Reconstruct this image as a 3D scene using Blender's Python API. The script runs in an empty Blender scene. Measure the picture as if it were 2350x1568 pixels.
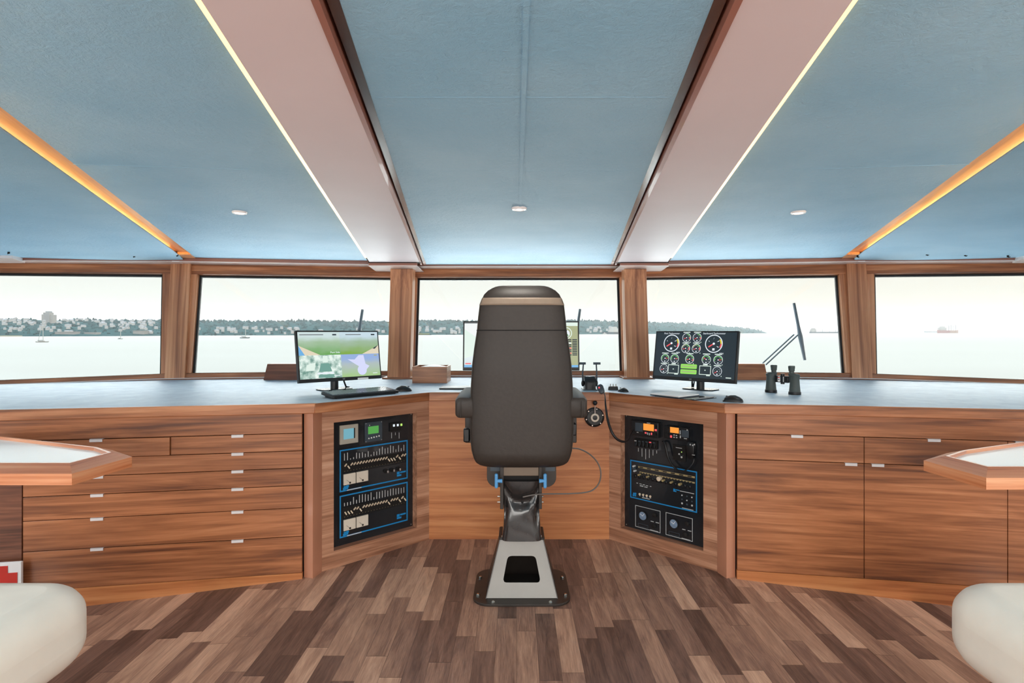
import bpy, bmesh, math, random
from mathutils import Vector, Matrix
R = math.radians
random.seed(7)
scn = bpy.context.scene
COL = scn.collection
# ---------------------------------------------------------------- camera numbers (measured from the photograph)
F, VX, VY, HC = 1300.0, 1185.0, 762.0, 1.35      # focal length in px, vanishing point, eye height
AX = 0.018                                        # the wheelhouse's centre line

def at(px, py, Y):
    return Vector(((px - VX) / F * Y, Y, HC + (VY - py) / F * Y))
def atz(px, py, z):
    return at(px, py, (HC - z) * F / (py - VY))

class Fr:
    """a vertical plane: local x to the viewer's right, -y towards the viewer"""
    def __init__(s, x, y, rz):
        s.o = Vector((x, y, 0)); s.rz = rz
        s.ex = Vector((math.cos(rz), math.sin(rz), 0)); s.ey = Vector((-math.sin(rz), math.cos(rz), 0))
    def hit(s, px, py, off=0.0):
        d = Vector(((px - VX) / F, 1, (VY - py) / F)); o = s.o + s.ey * off
        t = o.dot(s.ey) / d.dot(s.ey)
        p = d * t
        return (p - s.o).dot(s.ex), HC + p.z
    def w(s, u, v, z):
        q = s.o + s.ex * u + s.ey * v
        return Vector((q.x, q.y, z))

# ---------------------------------------------------------------- materials
def lin(c):
    return tuple(((v / 255) / 12.92 if v / 255 <= .04045 else ((v / 255 + .055) / 1.055) ** 2.4) for v in c) + (1,)
def newmat(name):
    m = bpy.data.materials.new(name); m.use_nodes = True
    nt = m.node_tree; b = nt.nodes.get('Principled BSDF')
    return m, nt, b
def N(nt, t, **kw):
    n = nt.nodes.new(t)
    for k, v in kw.items():
        if k in n.inputs: n.inputs[k].default_value = v
        else: setattr(n, k, v)
    return n
def ramp(nt, stops):
    n = nt.nodes.new('ShaderNodeValToRGB'); e = n.color_ramp.elements
    while len(e) < len(stops): e.new(.5)
    for i, (p, c) in enumerate(stops): e[i].position = p; e[i].color = c
    return n
def plain(name, c, rough=.5, metal=0., coat=0., noise=.06, nscale=14., bump=0.):
    m, nt, b = newmat(name)
    b.inputs['Roughness'].default_value = rough; b.inputs['Metallic'].default_value = metal
    b.inputs['Coat Weight'].default_value = coat
    tc = N(nt, 'ShaderNodeTexCoord'); no = N(nt, 'ShaderNodeTexNoise', Scale=nscale, Detail=4.)
    nt.links.new(tc.outputs['Object'], no.inputs['Vector'])
    L = lin(c); a = tuple(x * (1 - noise) for x in L[:3]) + (1,); z = tuple(min(1, x * (1 + noise)) for x in L[:3]) + (1,)
    r = ramp(nt, [(.3, a), (.7, z)])
    nt.links.new(no.outputs['Fac'], r.inputs['Fac']); nt.links.new(r.outputs['Color'], b.inputs['Base Color'])
    if bump:
        bp = N(nt, 'ShaderNodeBump', Strength=bump, Distance=.01)
        nt.links.new(no.outputs['Fac'], bp.inputs['Height']); nt.links.new(bp.outputs['Normal'], b.inputs['Normal'])
    return m
def glow(name, c, s):
    m, nt, b = newmat(name)
    b.inputs['Base Color'].default_value = (0, 0, 0, 1); b.inputs['Roughness'].default_value = .3
    b.inputs['Emission Color'].default_value = lin(c); b.inputs['Emission Strength'].default_value = s
    return m
def wood(name, axis, cols, rough=.38, scale=1., seed=0., cross=1., coat=.15, dist=1.):
    """veneer whose grain runs along one local axis: long streaks, fine pores, a few dark figures"""
    m, nt, b = newmat(name); L = nt.links.new
    tc = N(nt, 'ShaderNodeTexCoord')
    def coords(along, across):
        mp = N(nt, 'ShaderNodeMapping'); sc = [across * scale] * 3; sc['XYZ'.index(axis)] = along * scale
        mp.inputs['Scale'].default_value = sc; mp.inputs['Location'].default_value = (seed, seed * 1.7, seed * .6)
        L(tc.outputs['Object'], mp.inputs['Vector']); return mp.outputs['Vector']
    n1 = N(nt, 'ShaderNodeTexNoise', Scale=1., Detail=5., Roughness=.55, Distortion=1.6 * dist); L(coords(.75, 9. * cross), n1.inputs['Vector'])
    n2 = N(nt, 'ShaderNodeTexNoise', Scale=1., Detail=3., Roughness=.6, Distortion=.4 * dist); L(coords(2.2 * (.4 + .6 * dist), 75. * cross), n2.inputs['Vector'])
    n3 = N(nt, 'ShaderNodeTexNoise', Scale=1., Detail=3., Roughness=.5, Distortion=.8); L(coords(.6, 2.6), n3.inputs['Vector'])
    wv = N(nt, 'ShaderNodeTexNoise', Scale=1., Detail=4., Roughness=.6, Distortion=2.2 * dist); L(coords(.45, 17. * cross), wv.inputs['Vector'])
    def ma(x, k, y):
        n = N(nt, 'ShaderNodeMath', operation='MULTIPLY_ADD'); L(x, n.inputs[0]); n.inputs[1].default_value = k
        if isinstance(y, float): n.inputs[2].default_value = y
        else: L(y, n.inputs[2])
        return n.outputs[0]
    t = ma(n1.outputs['Fac'], .62, ma(n2.outputs['Fac'], .26, ma(n3.outputs['Fac'], .34, ma(wv.outputs['Fac'], .52, -.37))))
    r = ramp(nt, [(.30, lin(cols[0])), (.43, lin(cols[1])), (.55, lin(cols[2])), (.70, lin(cols[3]))])
    L(t, r.inputs['Fac']); L(r.outputs['Color'], b.inputs['Base Color'])
    bp = N(nt, 'ShaderNodeBump', Strength=.05, Distance=.003)
    L(n2.outputs['Fac'], bp.inputs['Height']); L(bp.outputs['Normal'], b.inputs['Normal'])
    b.inputs['Roughness'].default_value = rough; b.inputs['Coat Weight'].default_value = coat; b.inputs['Coat Roughness'].default_value = .25
    return m

WAL = [(96, 54, 34), (144, 88, 54), (176, 112, 72), (204, 142, 100)]
WDK = [(60, 34, 24), (96, 57, 40), (124, 76, 54), (146, 96, 70)]
WLT = [(126, 82, 60), (168, 118, 90), (198, 148, 118), (222, 176, 148)]
WOR = [(146, 82, 46), (180, 110, 64), (198, 128, 78), (214, 148, 98)]
M = {}
M['wal_x'] = wood('walnut_along', 'X', WAL)
M['wal_x2'] = wood('walnut_along_b', 'X', WAL, seed=3.3)
M['wal_z'] = wood('walnut_upright', 'Z', [(138, 84, 54), (178, 116, 78), (206, 144, 102), (228, 174, 134)], seed=1.2, cross=1.9, dist=.25)
M['wal_y'] = wood('walnut_fore_aft', 'Y', WAL, seed=2.2)
M['wdk_x'] = wood('dark_walnut_along', 'X', WDK, seed=5.)
M['wdk_y'] = wood('dark_walnut_fore_aft', 'Y', [(46, 30, 24), (66, 44, 36), (84, 58, 48), (100, 72, 60)], seed=4., rough=.22, coat=.5)
M['wlt_x'] = wood('pale_walnut_along', 'X', WLT, seed=6.1)
M['wor_x'] = wood('golden_walnut_along', 'X', WOR, seed=8.)
M['wor_y'] = wood('golden_walnut_fore_aft', 'Y', WOR, seed=8.4)
M['post'] = plain('smooth_walnut_post', (190, 132, 104), .35, coat=.2, nscale=5.)
M['valance'] = plain('red_brown_fascia', (158, 104, 88), .35, coat=.2, nscale=4.)
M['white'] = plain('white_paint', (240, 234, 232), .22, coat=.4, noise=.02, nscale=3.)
M['beamwhite'] = plain('lilac_white_lacquer', (224, 211, 214), .5, noise=.03, nscale=2.5)
M['black'] = plain('black_plastic', (20, 22, 25), .38)
M['gap'] = plain('shadow_gap_black', (14, 11, 10), .8)
M['panelblack'] = plain('satin_black_panel', (26, 30, 35), .24, coat=.25, nscale=3.)
M['seal'] = plain('black_rubber_seal', (22, 24, 28), .6)
M['tab'] = plain('pale_grey_tab', (226, 222, 222), .35, noise=.02)
M['alu'] = plain('brushed_aluminium', (210, 206, 204), .28, metal=.9, noise=.03)
M['steel'] = plain('bright_steel_bolt', (222, 216, 206), .2, metal=1., noise=.02)
M['greyplate'] = plain('grey_painted_plate', (146, 142, 136), .4, noise=.05, nscale=8.)
M['darkmetal'] = plain('black_powder_coat', (44, 38, 34), .38, noise=.12, nscale=20.)
M['bronze'] = plain('tan_metal_strip', (120, 104, 88), .4)
M['leather'] = plain('dark_brown_leather', (50, 43, 38), .5, coat=.0, noise=.1, nscale=60., bump=.06)
M['leatherband'] = plain('tan_leather_band', (150, 132, 114), .5, noise=.05, nscale=40.)
M['vinyl'] = plain('black_vinyl_gaiter', (40, 38, 38), .2, coat=.4, noise=.1)
M['blue'] = plain('light_blue_plastic', (88, 158, 214), .4)
M['cream'] = plain('cream_upholstery', (250, 244, 230), .55, noise=.03, nscale=9., bump=.05)
M['tablewhite'] = plain('white_laminate', (250, 250, 246), .3, noise=.01)
M['paper'] = plain('white_paper', (244, 244, 242), .6, noise=.01)
M['red'] = plain('red_print', (204, 44, 30), .5)
M['bluepaint'] = plain('bright_blue_line', (22, 140, 208), .4, noise=.02)
M['beige'] = plain('beige_plastic', (228, 210, 184), .45)
M['offwhite'] = plain('off_white_plastic', (222, 212, 196), .45)
M['label'] = plain('pale_label', (198, 200, 200), .5)
M['gold'] = plain('brassy_label_strip', (170, 152, 108), .5, noise=.25, nscale=90.)
M['greybezel'] = plain('grey_bezel', (176, 172, 160), .45)
M['gunmetal'] = plain('blue_grey_plate', (62, 74, 84), .4)
M['dialface'] = plain('pale_blue_dial', (120, 142, 168), .35, noise=.2, nscale=70.)
M['bino'] = plain('grey_green_rubber', (70, 78, 76), .55)
M['cable'] = plain('grey_cable', (96, 90, 86), .4)
M['ivory'] = plain('ivory_ring', (226, 214, 196), .4)
M['e_orange'] = glow('orange_display', (255, 160, 66), 1.)
M['e_green'] = glow('green_display', (88, 168, 80), .9)
M['e_cyan'] = glow('blue_grey_display', (120, 180, 196), .9)
M['e_lime'] = glow('lime_display', (150, 222, 96), 1.)
M['e_red'] = glow('red_key_light', (240, 90, 96), 1.)
M['e_white'] = glow('white_display', (232, 240, 246), 1.)
M['e_led'] = glow('green_pilot_light', (196, 240, 120), 1.)
M['e_dark'] = glow('dark_display', (38, 52, 60), .9)
M['e_yellow'] = glow('yellow_arc', (230, 214, 60), 1.)
M['e_grey'] = glow('grey_display', (120, 128, 132), .9)
M['e_olive'] = glow('olive_display', (176, 182, 140), .9)
M['e_blue'] = glow('taskbar_blue', (110, 176, 226), 1.)
M['e_strip'] = glow('warm_led', (255, 202, 132), 2.8)
M['e_strip2'] = glow('warm_led_cove', (255, 200, 124), 40.)
M['e_lamp'] = glow('cool_lamp', (240, 246, 252), 3.)

def fabric():
    m, nt, b = newmat('blue_ceiling_fabric')
    tc = N(nt, 'ShaderNodeTexCoord')
    n1 = N(nt, 'ShaderNodeTexNoise', Scale=2.2, Detail=3.); n2 = N(nt, 'ShaderNodeTexNoise', Scale=42., Detail=6., Roughness=.7, Distortion=.5)
    n3 = N(nt, 'ShaderNodeTexNoise', Scale=7., Detail=3., Distortion=.8)
    for n in (n1, n2, n3): nt.links.new(tc.outputs['Object'], n.inputs['Vector'])
    r = ramp(nt, [(.3, lin((138, 190, 221))), (.7, lin((156, 202, 229)))])
    nt.links.new(n1.outputs['Fac'], r.inputs['Fac']); nt.links.new(r.outputs['Color'], b.inputs['Base Color'])
    ad = N(nt, 'ShaderNodeMath', operation='MULTIPLY_ADD'); ad.inputs[1].default_value = .6
    nt.links.new(n3.outputs['Fac'], ad.inputs[0]); nt.links.new(n2.outputs['Fac'], ad.inputs[2])
    bp = N(nt, 'ShaderNodeBump', Strength=.4, Distance=.03)
    nt.links.new(ad.outputs[0], bp.inputs['Height']); nt.links.new(bp.outputs['Normal'], b.inputs['Normal'])
    b.inputs['Roughness'].default_value = .48
    return m
M['fabric'] = fabric()
def laminate():
    m, nt, b = newmat('blue_grey_worktop')
    tc = N(nt, 'ShaderNodeTexCoord')
    n1 = N(nt, 'ShaderNodeTexNoise', Scale=9., Detail=5., Roughness=.6, Distortion=.6); n2 = N(nt, 'ShaderNodeTexNoise', Scale=55., Detail=4.)
    for n in (n1, n2): nt.links.new(tc.outputs['Object'], n.inputs['Vector'])
    r = ramp(nt, [(.35, lin((154, 173, 188))), (.65, lin((176, 193, 203)))])
    nt.links.new(n1.outputs['Fac'], r.inputs['Fac']); nt.links.new(r.outputs['Color'], b.inputs['Base Color'])
    bp = N(nt, 'ShaderNodeBump', Strength=.12, Distance=.004)
    nt.links.new(n2.outputs['Fac'], bp.inputs['Height']); nt.links.new(bp.outputs['Normal'], b.inputs['Normal'])
    b.inputs['Roughness'].default_value = .5; b.inputs['Specular IOR Level'].default_value = .35
    return m
M['worktop'] = laminate()
def planks():
    m, nt, b = newmat('walnut_strip_floor')
    L = nt.links.new
    tc = N(nt, 'ShaderNodeTexCoord'); sp = N(nt, 'ShaderNodeSeparateXYZ'); L(tc.outputs['Object'], sp.inputs[0])
    def mth(op, a, bb=None, cc=None):
        n = N(nt, 'ShaderNodeMath', operation=op)
        for i, v in enumerate((a, bb, cc)):
            if v is None: continue
            if isinstance(v, (int, float)): n.inputs[i].default_value = v
            else: L(v, n.inputs[i])
        return n.outputs[0]
    W_, LEN = .0895, .52
    xs = mth('DIVIDE', sp.outputs['X'], W_); row = mth('FLOOR', xs); fx = mth('FRACT', xs)
    wn = N(nt, 'ShaderNodeTexWhiteNoise', noise_dimensions='1D'); L(row, wn.inputs['W'])
    ys = mth('MULTIPLY_ADD', wn.outputs['Value'], 5.3, mth('DIVIDE', sp.outputs['Y'], LEN))
    idx = mth('FLOOR', ys); fy = mth('FRACT', ys)
    cb = N(nt, 'ShaderNodeCombineXYZ'); L(row, cb.inputs[0]); L(idx, cb.inputs[1])
    w2 = N(nt, 'ShaderNodeTexWhiteNoise', noise_dimensions='2D'); L(cb.outputs[0], w2.inputs['Vector'])
    # grain, shifted from plank to plank
    gx = mth('MULTIPLY_ADD', w2.outputs['Value'], 37., mth('MULTIPLY', sp.outputs['X'], 11.)); gy = mth('MULTIPLY', sp.outputs['Y'], 1.3)
    gc = N(nt, 'ShaderNodeCombineXYZ'); L(gx, gc.inputs[0]); L(gy, gc.inputs[1])
    n1 = N(nt, 'ShaderNodeTexNoise', Scale=1.7, Detail=6., Roughness=.62, Distortion=1.3); L(gc.outputs[0], n1.inputs['Vector'])
    gx2 = mth('MULTIPLY', gx, 7.); gy2 = mth('MULTIPLY', gy, 3.)
    g2 = N(nt, 'ShaderNodeCombineXYZ'); L(gx2, g2.inputs[0]); L(gy2, g2.inputs[1])
    n2 = N(nt, 'ShaderNodeTexNoise', Scale=2.4, Detail=4., Roughness=.7); L(g2.outputs[0], n2.inputs['Vector'])
    t = mth('MULTIPLY_ADD', w2.outputs['Value'], .5, mth('MULTIPLY_ADD', n1.outputs['Fac'], .62, mth('MULTIPLY', n2.outputs['Fac'], .38)))
    t = mth('SUBTRACT', t, .26)
    r = ramp(nt, [(.2, lin((86, 62, 52))), (.4, lin((128, 96, 82))), (.58, lin((170, 131, 109))), (.82, lin((216, 174, 146)))])
    L(t, r.inputs['Fac'])
    e1 = mth('LESS_THAN', fx, .022); e2 = mth('LESS_THAN', fy, .006); ed = mth('MAXIMUM', e1, e2)
    mx = N(nt, 'ShaderNodeMix', data_type='RGBA'); L(mth('MULTIPLY', ed, .55), mx.inputs['Factor']); L(r.outputs['Color'], mx.inputs['A'])
    mx.inputs['B'].default_value = lin((48, 34, 28)); L(mx.outputs['Result'], b.inputs['Base Color'])
    bp = N(nt, 'ShaderNodeBump', Strength=.08, Distance=.004); L(n2.outputs['Fac'], bp.inputs['Height']); L(bp.outputs['Normal'], b.inputs['Normal'])
    b.inputs['Roughness'].default_value = .42
    return m
M['floor'] = planks()
def glass():
    m, nt, b = newmat('window_glass'); nt.nodes.remove(b)
    out = nt.nodes['Material Output']
    t = N(nt, 'ShaderNodeBsdfTransparent', Color=(.97, .985, .98, 1)); g = N(nt, 'ShaderNodeBsdfGlossy', Roughness=.0)
    fr = N(nt, 'ShaderNodeFresnel', IOR=1.35); mx = N(nt, 'ShaderNodeMixShader')
    nt.links.new(fr.outputs[0], mx.inputs[0]); nt.links.new(t.outputs[0], mx.inputs[1]); nt.links.new(g.outputs[0], mx.inputs[2])
    nt.links.new(mx.outputs[0], out.inputs['Surface'])
    return m
M['glass'] = glass()
def water():
    m, nt, b = newmat('calm_pale_water')
    tc = N(nt, 'ShaderNodeTexCoord'); mp = N(nt, 'ShaderNodeMapping'); mp.inputs['Scale'].default_value = (.25, .6, 1)
    n = N(nt, 'ShaderNodeTexNoise', Scale=1., Detail=5., Roughness=.6)
    nt.links.new(tc.outputs['Object'], mp.inputs['Vector']); nt.links.new(mp.outputs['Vector'], n.inputs['Vector'])
    r = ramp(nt, [(.3, lin((80, 79, 75))), (.7, lin((84, 84, 80)))]); nt.links.new(n.outputs['Fac'], r.inputs['Fac']); nt.links.new(r.outputs['Color'], b.inputs['Base Color']); mp.inputs['Scale'].default_value = (.004, .02, 1); b.inputs['Roughness'].default_value = .6; b.inputs['Specular IOR Level'].default_value = .05; b.inputs['IOR'].default_value = 1.33
    return m
M['water'] = water()

# ---------------------------------------------------------------- mesh builder
class MB:
    def __init__(s, X=None): s.v = []; s.f = []; s.X = X
    def add(s, vs, fs):
        o = len(s.v)
        for p in vs:
            p = Vector(p)
            if s.X is not None: p = s.X @ p
            s.v.append(p)
        s.f += [tuple(i + o for i in f) for f in fs]
        return s
    def hexa(s, p):   # 4 bottom + 4 top
        return s.add(p, [(3, 2, 1, 0), (4, 5, 6, 7), (0, 1, 5, 4), (1, 2, 6, 5), (2, 3, 7, 6), (3, 0, 4, 7)])
    def box(s, x0, x1, y0, y1, z0, z1):
        return s.hexa([(x0, y0, z0), (x1, y0, z0), (x1, y1, z0), (x0, y1, z0), (x0, y0, z1), (x1, y0, z1), (x1, y1, z1), (x0, y1, z1)])
    def prism(s, poly, z0, z1, fn=None):
        n = len(poly); fn = fn or (lambda a, b, h: (a, b, h))
        vs = [fn(a, b, z0) for a, b in poly] + [fn(a, b, z1) for a, b in poly]
        return s.add(vs, [tuple(range(n - 1, -1, -1)), tuple(range(n, 2 * n))] + [(i, (i + 1) % n, n + (i + 1) % n, n + i) for i in range(n)])
    def front(s, poly, y0, y1):   # a polygon in local x,z given thickness along y
        return s.prism(poly, y0, y1, lambda a, b, h: (a, h, b))
    def loft(s, rings, cap=True, closed=True):
        n = len(rings[0]); vs = [p for r in rings for p in r]; fs = []
        for k in range(len(rings) - 1):
            for i in range(n if closed else n - 1):
                j = (i + 1) % n
                fs.append((k * n + i, k * n + j, (k + 1) * n + j, (k + 1) * n + i))
        if cap:
            fs.append(tuple(range(n - 1, -1, -1))); o = (len(rings) - 1) * n; fs.append(tuple(range(o, o + n)))
        return s.add(vs, fs)
    def cyl(s, p0, p1, r0, r1=None, n=16):
        return s.tube([p0, p1], [r0, r0 if r1 is None else r1], n)
    def tube(s, pts, r, n=10):
        pts = [Vector(p) for p in pts]; rr = r if isinstance(r, (list, tuple)) else [r] * len(pts)
        rings = []; up = None
        for i, p in enumerate(pts):
            d = (pts[min(i + 1, len(pts) - 1)] - pts[max(i - 1, 0)]).normalized()
            if up is None: up = Vector((0, 0, 1)) if abs(d.z) < .9 else Vector((0, 1, 0))
            a = d.cross(up).normalized(); b = a.cross(d).normalized(); up = b
            rings.append([p + (a * math.cos(t) + b * math.sin(t)) * rr[i] for t in [2 * math.pi * k / n for k in range(n)]])
        return s.loft(rings)
    def lathe(s, prof, n=24, c=(0, 0, 0), axis='Z'):
        rings = []
        for r, h in prof:
            ring = []
            for k in range(n):
                t = 2 * math.pi * k / n; a, b = r * math.cos(t), r * math.sin(t)
                q = {'Z': (a, b, h), 'Y': (a, h, b), 'X': (h, a, b)}[axis]
                ring.append((q[0] + c[0], q[1] + c[1], q[2] + c[2]))
            rings.append(ring)
        return s.loft(rings)
    def ball(s, c, r, sx=1, sy=1, sz=1, n=14):
        prof = [(max(1e-4, r * math.cos(t)), r * math.sin(t)) for t in [(-.5 + i / 8) * math.pi for i in range(9)]]
        rings = [[(c[0] + a * math.cos(2 * math.pi * k / n) * sx, c[1] + a * math.sin(2 * math.pi * k / n) * sy, c[2] + h * sz) for k in range(n)] for a, h in prof]
        return s.loft(rings)
    def build(s, name, mat, parent=None, bevel=0., seg=2, smooth=False, sub=0):
        me = bpy.data.meshes.new(name); me.from_pydata([tuple(p) for p in s.v], [], s.f)
        bm = bmesh.new(); bm.from_mesh(me); bmesh.ops.recalc_face_normals(bm, faces=bm.faces); bm.to_mesh(me); bm.free()
        me.materials.append(M[mat] if isinstance(mat, str) else mat)
        if smooth or bevel:
            me.polygons.foreach_set('use_smooth', [True] * len(me.polygons))
            if not sub: me.set_sharp_from_angle(angle=R(38))
        o = bpy.data.objects.new(name, me); COL.objects.link(o)
        if parent: o.parent = parent
        if bevel:
            md = o.modifiers.new('bevel', 'BEVEL'); md.width = bevel; md.segments = seg; md.limit_method = 'ANGLE'; md.angle_limit = R(35)
        if sub:
            md = o.modifiers.new('sub', 'SUBSURF'); md.levels = sub; md.render_levels = sub
        return o

def tag(o, label=None, cat=None, group=None, kind=None):
    if label: o['label'] = label
    if cat: o['category'] = cat
    if group: o['group'] = group
    if kind: o['kind'] = kind
    return o
def thing(name, label, cat, loc=(0, 0, 0), rz=0., group=None):
    o = bpy.data.objects.new(name, None); COL.objects.link(o); o.empty_display_size = .1
    o.location = loc; o.rotation_euler = (0, 0, rz)
    return tag(o, label, cat, group)
def struct(o): o['kind'] = 'structure'; return o
def text_mesh(name, txt, size, mat, parent, M4, extrude=.0003, align='CENTER'):
    cu = bpy.data.curves.new(name, 'FONT'); cu.body = txt; cu.size = size; cu.extrude = extrude; cu.align_x = align; cu.align_y = 'CENTER'; cu.resolution_u = 2
    t = bpy.data.objects.new(name + '_tmp', cu); COL.objects.link(t)
    dg = bpy.context.evaluated_depsgraph_get(); me = bpy.data.meshes.new_from_object(t.evaluated_get(dg))
    bpy.data.objects.remove(t); bpy.data.curves.remove(cu)
    me.transform(M4); me.materials.clear(); me.materials.append(M[mat]); me.name = name
    o = bpy.data.objects.new(name, me); COL.objects.link(o)
    if parent: o.parent = parent
    return o
def smooth_path(P, n=6):
    P = [Vector(p) for p in P]; Q = [P[0] * 2 - P[1]] + P + [P[-1] * 2 - P[-2]]; out = []
    for i in range(1, len(Q) - 2):
        a, b, c, d = Q[i - 1], Q[i], Q[i + 1], Q[i + 2]
        for k in range(n):
            t = k / n; out.append(.5 * ((2 * b) + (c - a) * t + (2 * a - 5 * b + 4 * c - d) * t * t + (3 * b - a - 3 * c + d) * t ** 3))
    return out + [P[-1]]
def smooth_r(R_, n=6):
    out = []
    for a, b in zip(R_[:-1], R_[1:]): out += [a + (b - a) * k / n for k in range(n)]
    return out + [R_[-1]]
def reorient_z(o, d, loc):
    m = Matrix.Translation(loc) @ Vector((0, 0, 1)).rotation_difference(Vector(d)).to_matrix().to_4x4(); o.data.transform(m.inverted()); o.matrix_basis = m; return o
def reorient(o, ang, loc):
    """give a straight piece its own axes so that its grain runs along it"""
    m = Matrix.Translation(loc) @ Matrix.Rotation(ang, 4, 'Z'); o.data.transform(m.inverted()); o.matrix_basis = m; return o
FACE = Matrix.Rotation(R(90), 4, 'X')      # lays text upright, facing local -y
def rrect(x0, x1, z0, z1, r, n=5):
    p = []
    for cx, cz, a in ((x1 - r, z0 + r, -90), (x1 - r, z1 - r, 0), (x0 + r, z1 - r, 90), (x0 + r, z0 + r, 180)):
        for k in range(n + 1):
            t = R(a + 90 * k / n); p.append((cx + r * math.cos(t), cz + r * math.sin(t)))
    return p
def polyring(mb, outer, inner, y0, y1, n=64):
    """a plate (local x,z) between an outer and an inner outline, thickness along y"""
    cx = sum(p[0] for p in inner) / len(inner); cz = sum(p[1] for p in inner) / len(inner)
    def hit(poly, a):
        d = (math.cos(a), math.sin(a)); best = None
        for i in range(len(poly)):
            x1, z1 = poly[i][0] - cx, poly[i][1] - cz; x2, z2 = poly[(i + 1) % len(poly)][0] - cx, poly[(i + 1) % len(poly)][1] - cz
            ex, ez = x2 - x1, z2 - z1; den = d[0] * ez - d[1] * ex
            if abs(den) < 1e-12: continue
            t = (x1 * ez - z1 * ex) / den; u = (x1 * d[1] - z1 * d[0]) / den
            if t > 0 and -1e-6 <= u <= 1 + 1e-6: best = t if best is None else max(best, t)
        return (cx + d[0] * best, cz + d[1] * best)
    angs = sorted([2 * math.pi * k / n for k in range(n)] + [math.atan2(p[1] - cz, p[0] - cx) % (2 * math.pi) for p in outer])
    A = [hit(outer, a) for a in angs]; B_ = [hit(inner, a) for a in angs]; m = len(angs)
    rings = [[(p[0], y0, p[1]) for p in A], [(p[0], y0, p[1]) for p in B_], [(p[0], y1, p[1]) for p in B_], [(p[0], y1, p[1]) for p in A]]
    vs = [p for r in rings for p in r]; fs = []
    for k in range(4):
        for i in range(m):
            j = (i + 1) % m; kk = (k + 1) % 4
            fs.append((k * m + i, k * m + j, kk * m + j, kk * m + i))
    return mb.add(vs, fs)
# ================================================================ THE ROOM
XS = [-4.7, -3.5, -2.6, -1.9, -1.15, 0, 1.15, 1.9, 2.6, 3.5, 4.7]
def fz(xr): return -.06 * max(0., abs(xr) - 1.15)          # the deck falls away outboard
mb = MB()
vs = []; fs = []
for x in XS: vs += [(AX + x, -2.4, fz(x)), (AX + x, 5.3, fz(x))]
for i in range(len(XS) - 1): fs.append((2 * i, 2 * i + 2, 2 * i + 3, 2 * i + 1))
k = len(vs)
for x in XS: vs += [(AX + x, -2.4, fz(x) - .06), (AX + x, 5.3, fz(x) - .06)]
for i in range(len(XS) - 1): fs.append((k + 2 * i + 1, k + 2 * i + 3, k + 2 * i + 2, k + 2 * i))
struct(mb.add(vs, fs).build('floor', 'floor'))

# front corners: (distance from the centre line, depth of the glass at the sill)
C0, C1, C2, C3 = (1.0, 5.0), (2.84, 4.724), (4.02, 4.30), (4.34, 2.9)
def cn(c, s, inset=0., n=None):
    return Vector((AX + s * c[0], c[1] - inset, 0))
ZC, ZP = HC + .585, HC + .61                                # centre and side ceiling heights
LED_I, LED_S = .3837, .1801                                 # beam outer edge: offset and splay
BM_I, BM_S = .2529, .1203                                   # beam inner edge
YB = -1.6
def bx(i, s_, y): return i + s_ * y
BOARD0, BOARD1 = (1.418, 1.538), (2.625, 4.58)               # inner edge of the outboard batten (from AX)
bs = (BOARD1[0] - BOARD0[0]) / (BOARD1[1] - BOARD0[1])
def brd(y, o=0.): return BOARD0[0] + bs * (y - BOARD0[1]) + o

# ceiling panels (blue fabric) with raised welts over the seams
mb = MB(); ci = .2098
e0, e1 = bx(ci, .1201, YB), bx(ci, .1201, 4.93)
mb.prism([(AX - e0, YB), (AX + e0, YB), (AX + e1, 4.93), (AX - e1, 4.93)], ZC, ZC + .03)
mb.box(AX - .006, AX + .006, YB, 4.92, ZC - .0022, ZC + .001)
e = bx(ci, .1201, 1.413); mb.box(AX - e + .01, AX + e - .01, 1.411, 1.415, ZC - .0005, ZC + .001)
e = bx(ci, .1201, 2.06); mb.box(AX - e + .01, AX + e - .01, 2.0585, 2.0615, ZC - .0003, ZC + .001)
struct(mb.build('ceiling', 'fabric'))
for s in (-1, 1):
    mb = MB(); g = .034
    pts = [(AX + s * bx(LED_I + g, LED_S, YB), YB), (AX + s * brd(YB), YB), (AX + s * brd(4.63), 4.63), (AX + s * 2.45, 4.72), (AX + s * bx(LED_I + g, LED_S, 4.84), 4.84)]
    mb.prism(pts, ZP, ZP + .03)
    a = Vector((AX + s * 1.02, 2.13, 0)); b = Vector((AX + s * 1.63, 2.06, 0))
    mb.hexa([(a.x, a.y - .003, ZP - .0006), (b.x, b.y - .003, ZP - .0006), (b.x, b.y + .003, ZP - .0006), (a.x, a.y + .003, ZP - .0006),
             (a.x, a.y - .003, ZP), (b.x, b.y - .003, ZP), (b.x, b.y + .003, ZP), (a.x, a.y + .003, ZP)])
    struct(mb.build('ceiling', 'fabric'))
    # outboard panel: hangs a little lower and slopes down with the deck camber
    mb = MB(); rows = []
    for i in range(13):
        y = YB + (4.70 - YB) * i / 12; r0 = brd(y, .066 + .0065 * (y - 1.6)); row = []
        for j in range(9):
            x = r0 + (4.45 - r0) * j / 8
            z = HC + .604 - .030 * (x - r0) - .006 * math.sin(j * .9 + i * .5) * (1 if 0 < j else 0) - (.010 * math.exp(-((i - 9.2) ** 2) / 1.2) if j > 0 else 0)
            row.append((AX + s * x, min(y, 4.66 - .34 * max(0, x - 2.84)), z))
        rows.append(row)
    vs = [p for r in rows for p in r]; fs = []
    for i in range(12):
        for j in range(8): fs.append((i * 9 + j, i * 9 + j + 1, (i + 1) * 9 + j + 1, (i + 1) * 9 + j))
    o = mb.add(vs, fs).build('ceiling', 'fabric', smooth=True)
    md = o.modifiers.new('thick', 'SOLIDIFY'); md.thickness = .012; md.offset = 1
    struct(o)
mb = MB().box(-4.7, 4.7, -2.4, 5.3, HC + .70, HC + .74); struct(mb.build('ceiling', 'gap'))

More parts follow.
